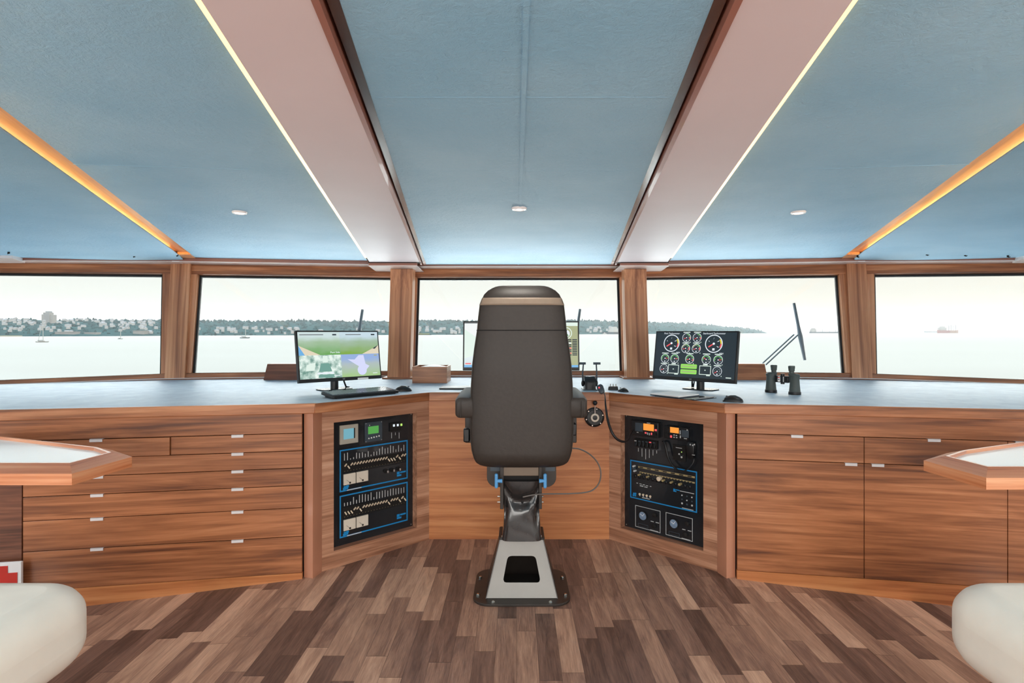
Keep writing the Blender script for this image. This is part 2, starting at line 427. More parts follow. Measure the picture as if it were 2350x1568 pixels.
# main beams with fascia, shadow gap and walnut board
for k, s in enumerate((-1, 1)):
    y0, y1, z0 = YB, 4.615, HC + .569
    b = MB().prism([(AX + s * bx(BM_I, BM_S, y0), y0), (AX + s * bx(BM_I, BM_S, y1), y1), (AX + s * bx(LED_I, LED_S, y1), y1), (AX + s * bx(LED_I, LED_S, y0), y0)], z0, z0 + .016)
    beam = struct(b.build('trim_%d' % (k + 1), 'beamwhite'))
    w = .014
    MB().prism([(AX + s * bx(BM_I - w, BM_S, y0), y0), (AX + s * bx(BM_I - w, BM_S, 4.8), 4.8), (AX + s * bx(BM_I, BM_S, 4.8), 4.8), (AX + s * bx(BM_I, BM_S, y0), y0)], z0 - .002, z0 + .06).build('fascia', 'valance', beam)
    MB().prism([(AX + s * .2098 + s * .1201 * y0, y0), (AX + s * (.2098 + .1201 * 4.70), 4.70), (AX + s * (.2318 + .1203 * 4.70), 4.70), (AX + s * (.2318 + .1203 * y0), y0)], ZC - .001, ZC + .02).build('walnut_strip', 'wdk_y', beam)
    MB().prism([(AX + s * (.2318 + .1203 * y0), y0), (AX + s * (.2318 + .1203 * 4.93), 4.93), (AX + s * (LED_I + .03 + LED_S * 4.93), 4.93), (AX + s * (LED_I + .03 + LED_S * y0), y0)], ZP + .04, ZP + .05).build('recess_back', 'gap', beam)
    MB().prism([(AX + s * (.2098 + .1201 * 4.70), 4.70), (AX + s * (.2098 + .1201 * 4.92), 4.92), (AX + s * (.2318 + .1203 * 4.92), 4.92), (AX + s * (.2318 + .1203 * 4.70), 4.70)], ZC - .002, ZC + .02).build('end_block', 'valance', beam)
    MB().prism([(AX + s * (bx(BM_I, BM_S, 4.615) - .012), 4.62), (AX + s * (bx(LED_I, LED_S, 4.615) + .01), 4.62), (AX + s * (bx(LED_I, LED_S, 4.68) + .01), 4.68), (AX + s * (bx(BM_I, BM_S, 4.68) - .012), 4.68)], HC + .566, HC + .64).build('end_gap', 'gap', beam)
    # white cap over the pillar
    xa, xb, xc, xd = .832, 1.228, 1.275, .852
    cap = MB().prism([(AX + s * xa, 4.64), (AX + s * xb, 4.64), (AX + s * xc, 5.10), (AX + s * xd, 5.10)], HC + .539, HC + .545)
    cp = struct(cap.build('trim_%d' % (k + 3), 'white'))
    MB().prism([(AX + s * xa, 4.64), (AX + s * xb, 4.64), (AX + s * xb, 4.66), (AX + s * xa, 4.66)], HC + .545, HC + .565).build('edge_strip', 'valance', cp)
    # LED line in the gap outboard of the beam
    led = MB(); a = .003; w = .026
    led.prism([(AX + s * bx(LED_I + a, LED_S, y0), y0), (AX + s * bx(LED_I + a, LED_S, 4.58), 4.58), (AX + s * bx(LED_I + a + w, LED_S + .001, 4.58), 4.58), (AX + s * bx(LED_I + a + w, LED_S + .001, y0), y0)], HC + .598, HC + .606)
    side = 'left' if s < 0 else 'right'
    tag(led.build('led_strip', 'e_strip'), 'warm LED light line along the outer edge of the %s white ceiling beam' % side, 'light', 'LED light lines in the ceiling')
    ew = MB().prism([(AX + s * bx(LED_I + .0295, LED_S + .001, y0), y0), (AX + s * bx(LED_I + .0295, LED_S + .001, 4.84), 4.84), (AX + s * bx(LED_I + .035, LED_S, 4.84), 4.84), (AX + s * bx(LED_I + .035, LED_S, y0), y0)], ZP - .003, ZP + .02)
    struct(ew.build('trim_%d' % (k + 5), 'wor_y'))
    # outboard walnut batten, lit by its own LED line
    bt = MB().prism([(AX + s * brd(YB, 0), YB), (AX + s * brd(4.64, 0), 4.64), (AX + s * brd(4.64, .16), 4.64), (AX + s * brd(YB, .16), YB)], HC + .626, HC + .64)
    struct(reorient(bt.build('trim_%d' % (k + 7), 'wor_y'), -math.atan(s * bs), Vector((AX + s * brd(2), 2, 0))))
    struct(MB().prism([(AX + s * brd(4.42, .0), 4.42), (AX + s * brd(4.66, 0), 4.66), (AX + s * brd(4.66, .16), 4.66), (AX + s * brd(4.42, .10), 4.42)], HC + .604, HC + .628).build('trim_%d' % (k + 19), 'wor_y'))
    led = MB().prism([(AX + s * brd(YB, .150), YB), (AX + s * brd(4.36, .150), 4.36), (AX + s * brd(4.36, .156), 4.36), (AX + s * brd(YB, .156), YB)], HC + .6045, HC + .616)
    tag(led.build('led_strip', 'e_strip2'), 'hidden warm LED line washing the golden batten at the %s of the ceiling' % side, 'light', 'LED light lines in the ceiling')

# valances over the windows
def seg(a, b, za0, za1, zb0, zb1, dep, name, mat, parent=None, ext=0.):
    d = (b - a).normalized(); n = Vector((-d.y, d.x, 0))
    if n.y < 0: n = -n
    a = a - d * ext; b = b + d * ext
    P = [Vector((p.x, p.y, z)) for p, z in ((a, za0), (b, zb0))]
    Q = [p + n * dep for p in P]
    T = [Vector((p.x, p.y, z)) for p, z in ((a, za1), (b, zb1))]; U = [p + n * dep for p in T]
    return MB().hexa([P[0], P[1], Q[1], Q[0], T[0], T[1], U[1], U[0]]).build(name, mat, parent)
V0, V1, V2 = (1.0, 4.92), (2.84, 4.64), (3.98, 4.25)
tn = 9
def valance(a, b, ha, hb, ta, tb):
    global tn
    o = struct(seg(a, b, HC + ha + .004, HC + ta, HC + hb + .004, HC + tb, .2, 'trim_%d' % tn, 'valance', ext=.05)); tn += 1
    seg(a, b, HC + ha, HC + ha + .004, HC + hb, HC + hb + .004, .2, 'soffit', 'white', o, ext=.05)
valance(cn(V0, -1), cn(V0, 1), .568, .568, .60, .60)
for s in (-1, 1):
    a, b = (cn(V0, s), cn(V1, s)); valance(a, b, .580, .578, .625, .63)
    a, b = (cn(V1, s), cn(V2, s)); valance(a, b, .576, .534, .63, .58)
    # white beam end in the outer corner
    struct(MB().hexa([(AX + s * 3.70, 4.14, HC + .540), (AX + s * 4.5, 3.95, HC + .535), (AX + s * 4.6, 4.3, HC + .52), (AX + s * 3.80, 4.36, HC + .530),
                      (AX + s * 3.70, 4.14, HC + .572), (AX + s * 4.5, 3.95, HC + .565), (AX + s * 4.6, 4.3, HC + .56), (AX + s * 3.80, 4.36, HC + .57)]).build('trim_%d' % (tn + 0), 'white')); tn += 1

# windows: frame, seal, pane in a plane that leans outwards at the top
LEAN = R(9.6)
wn_ = 0
def window(a, b, la, lb, kl=0., kr=0., lean=LEAN):
    """a, b: sill corners (world, left to right); la, lb: jamb widths; kl, kr: how far the ends slant at the top"""
    global wn_; wn_ += 1
    ex = (b - a); w = ex.length; ex.normalize()
    n = ex.cross(Vector((0, 0, 1))); n = -n if n.y < 0 else n            # outwards
    if abs(ex.y) > abs(ex.x) and n.x * (a.x - AX) < 0: n = -n
    up = (Vector((0, 0, 1)) * math.cos(lean) + n * math.sin(lean)); ez = (up - ex * up.dot(ex)).normalized(); ey = ez.cross(ex)
    X = Matrix((( ex.x, ey.x, ez.x, a.x), (ex.y, ey.y, ez.y, a.y), (ex.z, ey.z, ez.z, a.z), (0, 0, 0, 1)))
    root = thing('window_%d' % wn_, None, None); root['kind'] = 'structure'; root.matrix_world = X
    zb, zt, top = .027, .874, .99
    def bar(m, l0, l1, y0, y1, z0, z1):      # l: (distance, from which end)
        def xx(l, z): return (l[0] + kl * z / top) if l[1] == 'l' else (w - l[0] + kr * z / top)
        return m.hexa([(xx(l0, z0), y0, z0), (xx(l1, z0), y0, z0), (xx(l1, z0), y1, z0), (xx(l0, z0), y1, z0), (xx(l0, z1), y0, z1), (xx(l1, z1), y0, z1), (xx(l1, z1), y1, z1), (xx(l0, z1), y1, z1)])
    E0, E1, J0, J1 = (0, 'l'), (0, 'r'), (la, 'l'), (lb, 'r'); q = .016
    bar(MB(), E0, E1, -.05, .03, -.01, zb).build('bottom_rail', 'wal_x', root, bevel=.003)
    bar(MB(), E0, E1, -.05, .03, zt, top).build('header', 'wal_x2', root, bevel=.003)
    bar(MB(), E0, J0, -.05, .03, zb, zt).build('jamb', 'wal_z', root, bevel=.003)
    bar(MB(), J1, E1, -.05, .03, zb, zt).build('jamb', 'wal_z', root, bevel=.003)
    m = MB(); bar(m, J0, J1, -.004, .02, zb, zb + q * .4); bar(m, J0, J1, -.004, .02, zt - q, zt); bar(m, J0, (la + q, 'l'), -.004, .02, zb, zt); bar(m, (lb + q, 'r'), J1, -.004, .02, zb, zt)
    m.build('seal', 'seal', root)
    bar(MB(), (la + q, 'l'), (lb + q, 'r'), .008, .012, zb + q * .4, zt - q).build('pane', 'glass', root)
    return root
ZS = .974
def sp(c, s, z=ZS): return Vector((AX + s * c[0], c[1], z))
window(sp(C3, -1, ZS - .02), sp(C2, -1, ZS - .026), .1, .05, lean=R(21))
window(sp(C2, -1, ZS - .026), sp(C1, -1), .05, .115, kl=-.33)
window(sp(C1, -1), sp(C0, -1), .115, .09)
window(sp(C0, -1), sp(C0, 1), .088, .088)
window(sp(C0, 1), sp(C1, 1), .09, .115)
window(sp(C1, 1), sp(C2, 1, ZS - .026), .115, .05, kr=.33)
window(sp(C2, 1, ZS - .026), sp(C3, 1, ZS - .02), .05, .1, lean=R(21))

# sills and the wall below the glass
SI = .10
def off(c, d): return (c[0], c[1] - d)
pts_in = [off(C3, 0), off(C2, SI + .02), off(C1, SI), off(C0, SI)]
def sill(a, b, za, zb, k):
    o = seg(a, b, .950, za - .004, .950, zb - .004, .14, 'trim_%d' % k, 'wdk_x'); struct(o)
    seg(a, b, za - .004, za, zb - .004, zb, .10, 'sill_glare_top', 'white', o)  # sky glare on the wooden sill, put into a white top
tn += 1
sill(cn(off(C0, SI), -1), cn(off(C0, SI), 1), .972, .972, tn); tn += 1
for s in (-1, 1):
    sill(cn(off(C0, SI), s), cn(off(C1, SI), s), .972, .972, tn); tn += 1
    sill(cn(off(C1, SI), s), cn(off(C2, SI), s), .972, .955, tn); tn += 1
ring = [cn(c, s, -.02) for s, c in ((-1, C3), (-1, C2), (-1, C1), (-1, C0), (1, C0), (1, C1), (1, C2), (1, C3))]
for a, b in zip(ring[:-1], ring[1:]):
    d = (b - a).normalized(); n = Vector((-d.y, d.x, 0))
    if n.y < 0 or (abs(d.y) > abs(d.x) and n.x * (a.x - AX) < 0): n = -n
    struct(MB().hexa([(a.x, a.y, -.2), (b.x, b.y, -.2), (b.x + n.x * .06, b.y + n.y * .06, -.2), (a.x + n.x * .06, a.y + n.y * .06, -.2)] + [(p.x, p.y, .945) for p in (a, b)] + [(b.x + n.x * .06, b.y + n.y * .06, .945), (a.x + n.x * .06, a.y + n.y * .06, .945)]).build('wall_front', 'white'))
# the closed strip above the windows
for a, b in zip(ring[:-1], ring[1:]):
    d = (b - a).normalized(); n = Vector((-d.y, d.x, 0))
    if n.y < 0 or (abs(d.y) > abs(d.x) and n.x * (a.x - AX) < 0): n = -n
    a2, b2 = a + n * .10 - d * .1, b + n * .10 + d * .1; c2, d2 = b2 + n * .08, a2 + n * .08
    struct(MB().hexa([(p.x, p.y, 1.93) for p in (a2, b2, c2, d2)] + [(p.x, p.y, 2.08) for p in (a2, b2, c2, d2)]).build('wall_front', 'white'))
# side and rear walls: low walls with wide openings (daylight comes in from all around)
for s, nm in ((-1, 'wall_left'), (1, 'wall_right')):
    m = MB()
    x = AX + s * 4.42
    for y0, y1, z0, z1 in ((-2.3, 3.0, -.25, .9), (-2.3, 3.0, 1.8, 2.05), (2.86, 3.0, .9, 1.8), (.6, .75, .9, 1.8), (-2.3, -2.1, .9, 1.8)):
        m.box(min(x, x + s * .06), max(x, x + s * .06), y0, y1, z0, z1)
    struct(m.build(nm, 'white'))
m = MB()
for x0, x1, z0, z1 in ((-4.5, 4.5, -.25, .8), (-4.5, 4.5, 1.85, 2.05), (-4.5, -4.2, .8, 1.85), (4.2, 4.5, .8, 1.85), (-1.6, -1.4, .8, 1.85), (1.4, 1.6, .8, 1.85)):
    m.box(x0, x1, -2.38, -2.32, z0, z1)
struct(m.build('wall_back', 'white'))

# pillars
for k, s in enumerate((-1, 1)):
    pb = Vector((AX + s * 1.0, 4.72, 0)); w, d = .095, .13
    m = MB(); L_ = [(.962, 4.72, 1.0), (1.70, 4.83, 1.0), (1.888, 4.835, .998)]
    rings = [[(AX + s * x - w, y, z), (AX + s * x + w, y, z), (AX + s * x + w, y + d, z), (AX + s * x - w, y + d, z)] for z, y, x in L_]
    m.loft(rings)
    pl_ = struct(m.build('trim_%d' % (tn + 0), 'wal_z', bevel=.002)); tn += 1; o = pl_
    MB().box(AX + s * 1.0 - .13, AX + s * 1.0 + .13, 4.69, 4.90, .957, .972).build('base_board', 'wal_x', o, bevel=.003)
    ml = Matrix.Translation((AX + s * 1.0, 4.72, .96)) @ Vector((0, 0, 1)).rotation_difference(Vector((0, .11, .738))).to_matrix().to_4x4()
    pl_.data.transform(ml.inverted()); pl_.matrix_basis = ml; COL.objects[-1].data.transform(ml.inverted())
    # raking post between the outer windows
    tb, tt = 2.84, 2.84
    dirx = Vector((1, -s * .255, 0)).normalized(); nin = Vector((-s * .247, -.969, 0))
    a = Vector((AX + s * 2.84, 4.724, .955)) + nin * .085; b = a - nin * .154 + Vector((0, 0, .985)); h = .075
    m = MB(); rings = []
    for p in (a, b): rings.append([p - dirx * h, p + dirx * h, p + dirx * h - nin * .07, p - dirx * h - nin * .07])
    m.loft(rings); struct(reorient_z(m.build('trim_%d' % (tn + 0), M['wal_z'], bevel=.002), b - a, a)); tn += 1
# ================================================================ CONSOLE FURNITURE
ZW = HC - .392                                              # worktop surface
ANG = math.atan(.17)
BX, BY, AXR, AY = 1.119, 3.18, .586, 3.687
PANG = math.atan2(AY - BY, BX - AXR)
FCL = Fr(AX - 1.193, 3.12, ANG);  FCR = Fr(AX + 1.193, 3.12, -ANG)          # drawer / cupboard fronts
FPL = Fr(AX - BX, BY, PANG);      FPR = Fr(AX + AXR, AY, -PANG)              # angled instrument consoles
PL = math.hypot(BX - AXR, AY - BY)

# worktop
top = thing('worktop', 'blue-grey worktop with wooden nosing running under all the windows', 'worktop')
fr_pts = [(-4.25, 2.56), (-1.118, 3.09), (-.583, 3.66), (.583, 3.66), (1.118, 3.09), (4.25, 2.56)]
def inset(p, d):   # nosing thickness pushed back from the front line
    return [(-4.25, 2.56 + d), (-1.118 + d * .35, 3.09 + d), (-.583 + d * .4, 3.66 + d), (.583 - d * .4, 3.66 + d), (1.118 - d * .35, 3.09 + d), (4.25, 2.56 + d)]
back = [(4.2, 3.4), (3.93, 4.2), (2.84, 4.65), (1.0, 4.93), (-1.0, 4.93), (-2.84, 4.65), (-3.93, 4.2), (-4.2, 3.4)]
MB().prism([(AX + x, y) for x, y in inset(fr_pts, .022) + back], ZW - .05, ZW).build('surface', 'worktop', top)
a, b = fr_pts, inset(fr_pts, .024)
for i, nm in ((0, 'nosing'), (1, 'nosing'), (2, 'nosing'), (3, 'nosing'), (4, 'nosing')):
    MB().prism([(AX + a[i][0], a[i][1]), (AX + a[i + 1][0], a[i + 1][1]), (AX + b[i + 1][0], b[i + 1][1]), (AX + b[i][0], b[i][1])], ZW - .054, ZW + .001).build(nm, 'wal_x', top, bevel=.004)
    reorient(COL.objects[-1], math.atan2(a[i + 1][1] - a[i][1], a[i + 1][0] - a[i][0]), Vector((AX + a[i][0], a[i][1], ZW)))

HANDLE_W = .03
def handle(par, u, z, name='handle', w=HANDLE_W):
    m = MB().box(u - w, u + w, -.026, .002, z - .003, z).box(u - w, u + w, -.026, -.022, z - .016, z)
    return m.build(name, 'tab', par, bevel=.001)
def dfront(par, u0, u1, z0, z1, mat, name='drawer', hs=(), y0=-.02, hname='handle'):
    g = .0018
    o = MB().box(u0 + g, u1 - g, y0, 0, z0 + g, z1 - g).build(name, mat, par, bevel=.0012)
    for h in hs:
        hh = handle(o, h, z1 + .002, hname); 
        if y0 != -.02: hh.location.y = y0 + .02
    return o

# ---- left chest of drawers
uL = FCL.hit(58, 1200)[0]
ch = thing('drawer_chest', 'walnut chest of eight drawers with small silver tab handles under the left worktop', 'chest of drawers', FCL.o, FCL.rz)
MB().box(uL, -.001, .0, .45, -.14, .902).build('carcass', 'gap', ch)
hl, hr = FCL.hit(228, 1200)[0], FCL.hit(548, 1200)[0]; sx = FCL.hit(395, 1015)[0]
dfront(ch, uL - .6, 0, .796, .908, 'wal_x2', 'apron')
dfront(ch, uL, sx, .699, .796, 'wal_x', hs=(hl,), y0=-.028)
dfront(ch, sx, 0, .699, .796, 'wal_x', hs=(hr,))
for z0, z1 in ((.605, .699), (.510, .605), (.3876, .510), (.2316, .3876), (.031, .2316)):
    dfront(ch, uL, 0, z0, z1, 'wal_x' if z0 > .4 or z0 < .1 else 'wal_x2', hs=(hl, hr))
MB().box(uL, 0, -.021, .0, -.15, .031).build('plinth', 'wor_x', ch)
# ---- dark cupboard at the far left
cb = thing('cupboard', 'dark walnut cupboard left of the drawer chest, half hidden by the white seat', 'cupboard', FCL.o, FCL.rz)
MB().box(uL - 1.2, uL - .004, .0, .45, -.16, .796).build('carcass', 'gap', cb)
dfront(cb, uL - .62, uL - .002, .02, .794, 'wdk_x', 'door')
MB().box(uL - 1.2, uL - .002, -.021, 0, -.17, .018).build('plinth', 'wal_x', cb)

# ---- right base cabinet
rb = thing('base_cabinet', 'walnut base cabinet with three drawers above three doors under the right worktop', 'cabinet', FCR.o, FCR.rz)
q1, q2 = FCR.hit(1979.5, 1200)[0], FCR.hit(2306.5, 1200)[0]; q3 = q2 + (q2 - q1)
MB().box(.001, q3, .0, .45, -.16, .902).build('carcass', 'gap', rb)
dfront(rb, 0, q3, .794, .908, 'wal_x2', 'apron')
dh = [FCR.hit(1826, 1000)[0], FCR.hit(2138, 1008)[0], FCR.hit(2338, 1014)[0]]
for i, (a_, b_) in enumerate(((0, q1), (q1, q2), (q2, q3))):
    dfront(rb, a_, b_, .654, .794, 'wal_x', hs=(dh[i],))
gh = [FCR.hit(1949, 1066)[0], FCR.hit(2010, 1068)[0], q2 + .35]
for i, (a_, b_) in enumerate(((0, q1), (q1, q2), (q2, q3))):
    dfront(rb, a_, b_, .045, .654, 'wal_x', 'door', hs=(gh[i],))
MB().box(0, q3, -.021, 0, -.17, .045).build('plinth', 'wor_x', rb)

# ---- two-faceted corner posts
for s in (-1, 1):
    nm = 'left' if s < 0 else 'right'
    pl = [(1.189, 3.121), (1.132, 3.100), (1.112, 3.172), (1.112, 3.36), (1.189, 3.36)]
    o = MB().prism([(AX + s * x, y) for x, y in pl], -.03, .903).build('corner_post', 'post', bevel=.002)
    tag(o, 'smooth pinkish-brown corner post between the %s' % ('drawer chest and the switch-panel console' if s < 0 else 'radio console and the base cabinet'), 'post', 'console corner posts')

# ---- centre panel
cp_ = thing('centre_panel', 'plain walnut panel closing the console behind the helm chair', 'panel', (AX, AY, 0))
MB().box(-.586, .586, 0, .03, -.01, .904).build('board', 'wor_x', cp_)
MB().box(-.586, .586, -.008, 0, .845, .904).build('upper_rail', 'wor_x', cp_)

# ---- angled consoles with an opening
def opening(fr, q):
    """opening edges from four measured corners tl,tr,br,bl"""
    h = [fr.hit(*p) for p in q]
    return (h[0][0] + h[3][0]) / 2, (h[1][0] + h[2][0]) / 2, (h[2][1] + h[3][1]) / 2, (h[0][1] + h[1][1]) / 2
QL = [(766, 970), (957, 948.3), (957, 1208.5), (766, 1268)]
QR = [(1424, 952.4), (1614, 973.5), (1614, 1263.2), (1424, 1213)]
cons = {}; cons_root = {}
for fr, q, s, lab in ((FPL, QL, -1, 'angled walnut console left of the helm chair framing the blue-lined switch panels'), (FPR, QR, 1, 'angled walnut console right of the helm chair framing the radios and gauges')):
    u0, u1, z0, z1 = opening(fr, q)
    c = thing('instrument_console', lab, 'console', fr.o, fr.rz, 'angled instrument consoles')
    H_ = .904
    m = MB().box(0, u0, 0, .09, -.03, H_).box(u1, PL, 0, .09, -.03, H_).box(u0, u1, 0, .09, -.03, z0).box(u0, u1, 0, .09, z1, H_)
    m.build('face_frame', 'wlt_x', c)
    MB().box(-.0 + .02, PL - .02, .09, .3, .0, H_ - .01).build('carcass', 'gap', c)
    cons_root[s] = c; cons[s] = (fr, u0, u1, z0, z1)

# ================================================================ HELM CHAIR
hc = thing('helm_chair', 'black leather helm chair with tan band on a grey trapezoid pedestal', 'chair', (.027, 2.99, 0))
def hx(px, Y): return (px - VX) / F * Y - .027               # local x of a pixel column at depth Y
def hz(py, Y): return HC + (VY - py) / F * Y
Yb = 2.85; k_ = Yb / F
prof = [(657, 43), (657.6, 52), (659.5, 60), (663, 68), (668, 76), (678, 86), (690, 91.5), (702, 96), (730, 99.5), (758, 102), (800, 108.5), (836, 113), (880, 115.8), (920, 117.3), (977, 118.5), (1010, 117.2), (1033, 114.5), (1050, 109.5), (1060, 104), (1065, 97), (1068, 88), (1069.5, 74)]
def prow(py):
    for (a, wa), (b, wb) in zip(prof[:-1], prof[1:]):
        if a <= py <= b: return wa + (wb - wa) * (py - a) / (b - a)
def thick(py):
    t = (py - 657) / 412.
    base = .052 + .03 * min(1, t * 2.2)
    if py < 690: base *= max(.16, 1 - ((690 - py) / 33.) ** 2.2 * .9)
    if py > 1045: base *= max(.3, 1 - ((py - 1045) / 25.) ** 2 * .6)
    return base
def cring(py, off=0., a0=None, a1=None, n=56):
    hw = prow(py) * k_ + off; th = thick(py) + off; z = hz(py, Yb)
    lean = .10 * (1 - (py - 657) / 412.) * -1 + .0
    yc = -.14 + .0 + lean * .25
    if a0 is None: angs = [2 * math.pi * i / n for i in range(n)]
    else: angs = [a0 + (a1 - a0) * i / (n - 1) for i in range(n)]
    out = []
    for t in angs:
        c, s_ = math.cos(t), math.sin(t); e = 2 / 3.6
        out.append((math.copysign(abs(c) ** e, c) * hw, yc + math.copysign(abs(s_) ** e, s_) * th, z))
    return out
ys = [p[0] for p in prof]
dense = []
for a, b in zip(ys[:-1], ys[1:]):
    n = max(1, int((b - a) / 14)); dense += [a + (b - a) * i / n for i in range(n)]
dense.append(ys[-1])
back_ = MB().loft([cring(y) for y in dense]).build('backrest', 'leather', hc, smooth=True)
def band(y0, y1, off, a0, a1, name, mat, n=40, m=5, par=None):
    rows = [cring(y0 + (y1 - y0) * i / (m - 1), off, R(a0), R(a1), n) for i in range(m)]
    o = MB().loft(rows, cap=False, closed=False).build(name, mat, par or back_, smooth=True)
    md = o.modifiers.new('thick', 'SOLIDIFY'); md.thickness = .002; md.offset = 0
    return o
band(685.5, 702, .0012, 188, 352, 'tan_band', 'leatherband')
band(757.2, 759.4, .0006, 184, 356, 'seam', 'gap', m=2)
for sgn in (0, 1):
    pts = []
    for y in [668 + i * 9.7 for i in range(41)]:
        r = cring(min(y, 1066), .001, R(180 if sgn else 360) + R(18 if sgn else -18), R(180 if sgn else 360) + R(19), 2)[0]; pts.append(r)
    MB().tube(pts, .0022, 6).build('piping', 'leather', back_, smooth=True)
# seat, hidden behind the back
MB().prism(rrect(-.24, .24, -.08, .40, .07), .70, .82).build('seat', 'leather', hc, bevel=.03, seg=4)
# armrests
for s in (-1, 1):
    x0, x1 = (-.331, -.228) if s < 0 else (.222, .325)
    m = MB(); rings = []
    for y, zb, zt, sh in ((-.20, .935, 1.012, .012), (-.192, .925, 1.024, .004), (-.17, .922, 1.028, 0), (.0, .930, 1.036, 0), (.18, .945, 1.040, .006), (.21, .955, 1.032, .016)):
        xa, xb = x0 + sh, x1 - sh; r = min(.022, (zt - zb) / 3)
        rings.append([(a, y, b) for a, b in rrect(xa, xb, zb, zt, r, 4)])
    ar = m.loft(rings).build('armrest', 'leather', hc, smooth=True)
    MB().tube([(x0 + .03 if s < 0 else x1 - .03, -.202, .93), (x0 + .03 if s < 0 else x1 - .03, -.205, .975), (x0 + .03 if s < 0 else x1 - .03, -.202, 1.01)], .002, 6).build('seam', 'leather', ar)
    MB().box((x0 + x1) / 2 - .02, (x0 + x1) / 2 + .02, .02, .07, .76, .935).build('arm_bracket', 'darkmetal', hc, bevel=.004)
    # recline lever
    if s < 0: lp = [(hx(1074, 2.84), -.13, hz(1012, 2.84)), (hx(1066, 2.84), -.13, hz(988, 2.84))]
    else: lp = [(hx(1316, 2.84), -.13, hz(997, 2.84)), (hx(1320, 2.84), -.13, hz(976, 2.84))]
    m = MB(); d = Vector(lp[1]) - Vector(lp[0]); p = Vector(lp[0])
    m.box(min(lp[0][0], lp[1][0]) - .006, max(lp[0][0], lp[1][0]) + .008, -.15, -.11, lp[0][2] - .008, lp[1][2] + .008)
    m.build('recline_lever', 'black', hc, bevel=.006)
# underframe
Yp = 2.93
plate = [(hx(1117, Yp), hz(1062, Yp)), (hx(1117, Yp), hz(1098, Yp))]
for k in range(7):
    t = R(180 + 90 * k / 6); plate.append((hx(1117, Yp) + .05 + .05 * math.cos(t), hz(1098, Yp) + .05 * math.sin(t)))
plate += [(-p[0], p[1]) for p in reversed(plate)]
MB().front(plate, -.045, -.035).build('bracket_plate', 'darkmetal', hc, bevel=.002)
MB().box(hx(1155, Yp), hx(1236, Yp), -.085, -.046, hz(1090, Yp), hz(1064, Yp)).build('tan_strip', 'bronze', hc, bevel=.003)
MB().box(hx(1154, Yp), hx(1237, Yp), -.075, .1, hz(1104, Yp), hz(1090, Yp)).build('hinge_box', 'gap', hc)
for px0, px1 in ((1148, 1156), (1236, 1243)):
    m = MB().box(hx(px0, Yp), hx(px1, Yp), -.09, .06, hz(1165, Yp), hz(1068, Yp)); m.build('side_arm', 'darkmetal', hc, bevel=.002)
for px in (1125, 1252):
    MB().box(hx(px, Yp), hx(px + 22, Yp), -.047, -.044, hz(1083, Yp), hz(1074, Yp)).build('notice_plate', 'gunmetal', hc)
for s, px in ((-1, 1139), (1, 1251)):
    c = Vector((hx(px, 2.86), -.13, hz(1104, 2.86)))
    kn = MB().cyl(c - Vector((0, 0, .029)), c + Vector((0, 0, .029)), .0085, n=12).ball(c + Vector((0, 0, .029)), .0088).ball(c - Vector((0, 0, .029)), .0088)
    kn.cyl(c, c + Vector((-s * .03, 0, 0)), .0075, .011, 12).build('lock_knob', 'blue', hc, smooth=True)
    MB().cyl(c + Vector((-s * .022, 0, 0)), c + Vector((-s * .022, .09, 0)), .006, n=10).build('knob_stem', 'darkmetal', hc)
for px in (1144, 1243):
    for py in (1141, 1154):
        MB().cyl((hx(px, Yp) - .006, -.05, hz(py, Yp)), (hx(px, Yp) + .010, -.05, hz(py, Yp)), .0045, n=8).build('bolt', 'steel', hc)
# crumpled gaiter
m = MB(); rings = []
for i in range(26):
    t = i / 25; z = .285 + t * .305; ring = []
    for k in range(64):
        a = 2 * math.pi * k / 64; c, s_ = math.cos(a), math.sin(a); e = 2 / 5.
        hw = .098 - .010 * math.sin(math.pi * min(1, t * 1.1)) + .006 * (1 - t); hd = .085 - .012 * math.sin(math.pi * t)
        f = 1 + .075 * math.sin(math.pi * t) * math.sin(3 * a + 6.5 * t) * (1 if s_ < 0 else .4) + .05 * math.exp(-((t - .55) / .12) ** 2) * math.sin(5 * a + 1.)
        dent = -.028 * math.exp(-((t - (.62 + .35 * abs(c))) / .10) ** 2) * (1 if s_ < 0 else 0) * math.exp(-(c / .8) ** 2)
        dent += -.03 * math.exp(-((t - .5) / .2) ** 2) * math.exp(-((abs(c) - .72) / .22) ** 2) * (1 if s_ < 0 else 0)
        ring.append((math.copysign(abs(c) ** e, c) * hw * (1 + (f - 1) * .35), -.03 + math.copysign(abs(s_) ** e, s_) * hd * f - dent, z))
    rings.append(ring)
gt = m.loft(rings).build('gaiter', 'vinyl', hc, smooth=True)
MB().ball((.003, -.115, .487), .007, 1, .6, 1.2).build('vent_hole', 'gap', gt)
# pedestal
def plate_y(z): return -.143 + (z - .012) * .30
hb, ht, zb_, zt_ = .178, .109, .012, .282
slope = math.atan(.30)
outer = [(-hb, 0), (hb, 0), (ht, (zt_ - zb_) / math.cos(slope)), (-ht, (zt_ - zb_) / math.cos(slope))]
def rtrap(w0, w1, z0, z1, r=.02, n=5):
    P = [(-w0, z0), (w0, z0), (w1, z1), (-w1, z1)]; out = []
    for i in range(4):
        p = Vector(P[i]); a = (Vector(P[i - 1]) - p).normalized(); b = (Vector(P[(i + 1) % 4]) - p).normalized()
        s0, s1 = p + a * r, p + b * r
        for k in range(n + 1):
            t = k / n; out.append(tuple(s0 * (1 - t) ** 2 + p * 2 * t * (1 - t) + s1 * t ** 2))
    return out
inner = rtrap(.096, .071, .072, .198)
m = MB(Matrix.Translation((0, -.143, .012)) @ Matrix.Rotation(-slope, 4, 'X'))
polyring(m, outer, inner, -.003, .004).build('pedestal_plate', 'greyplate', hc)
m = MB()
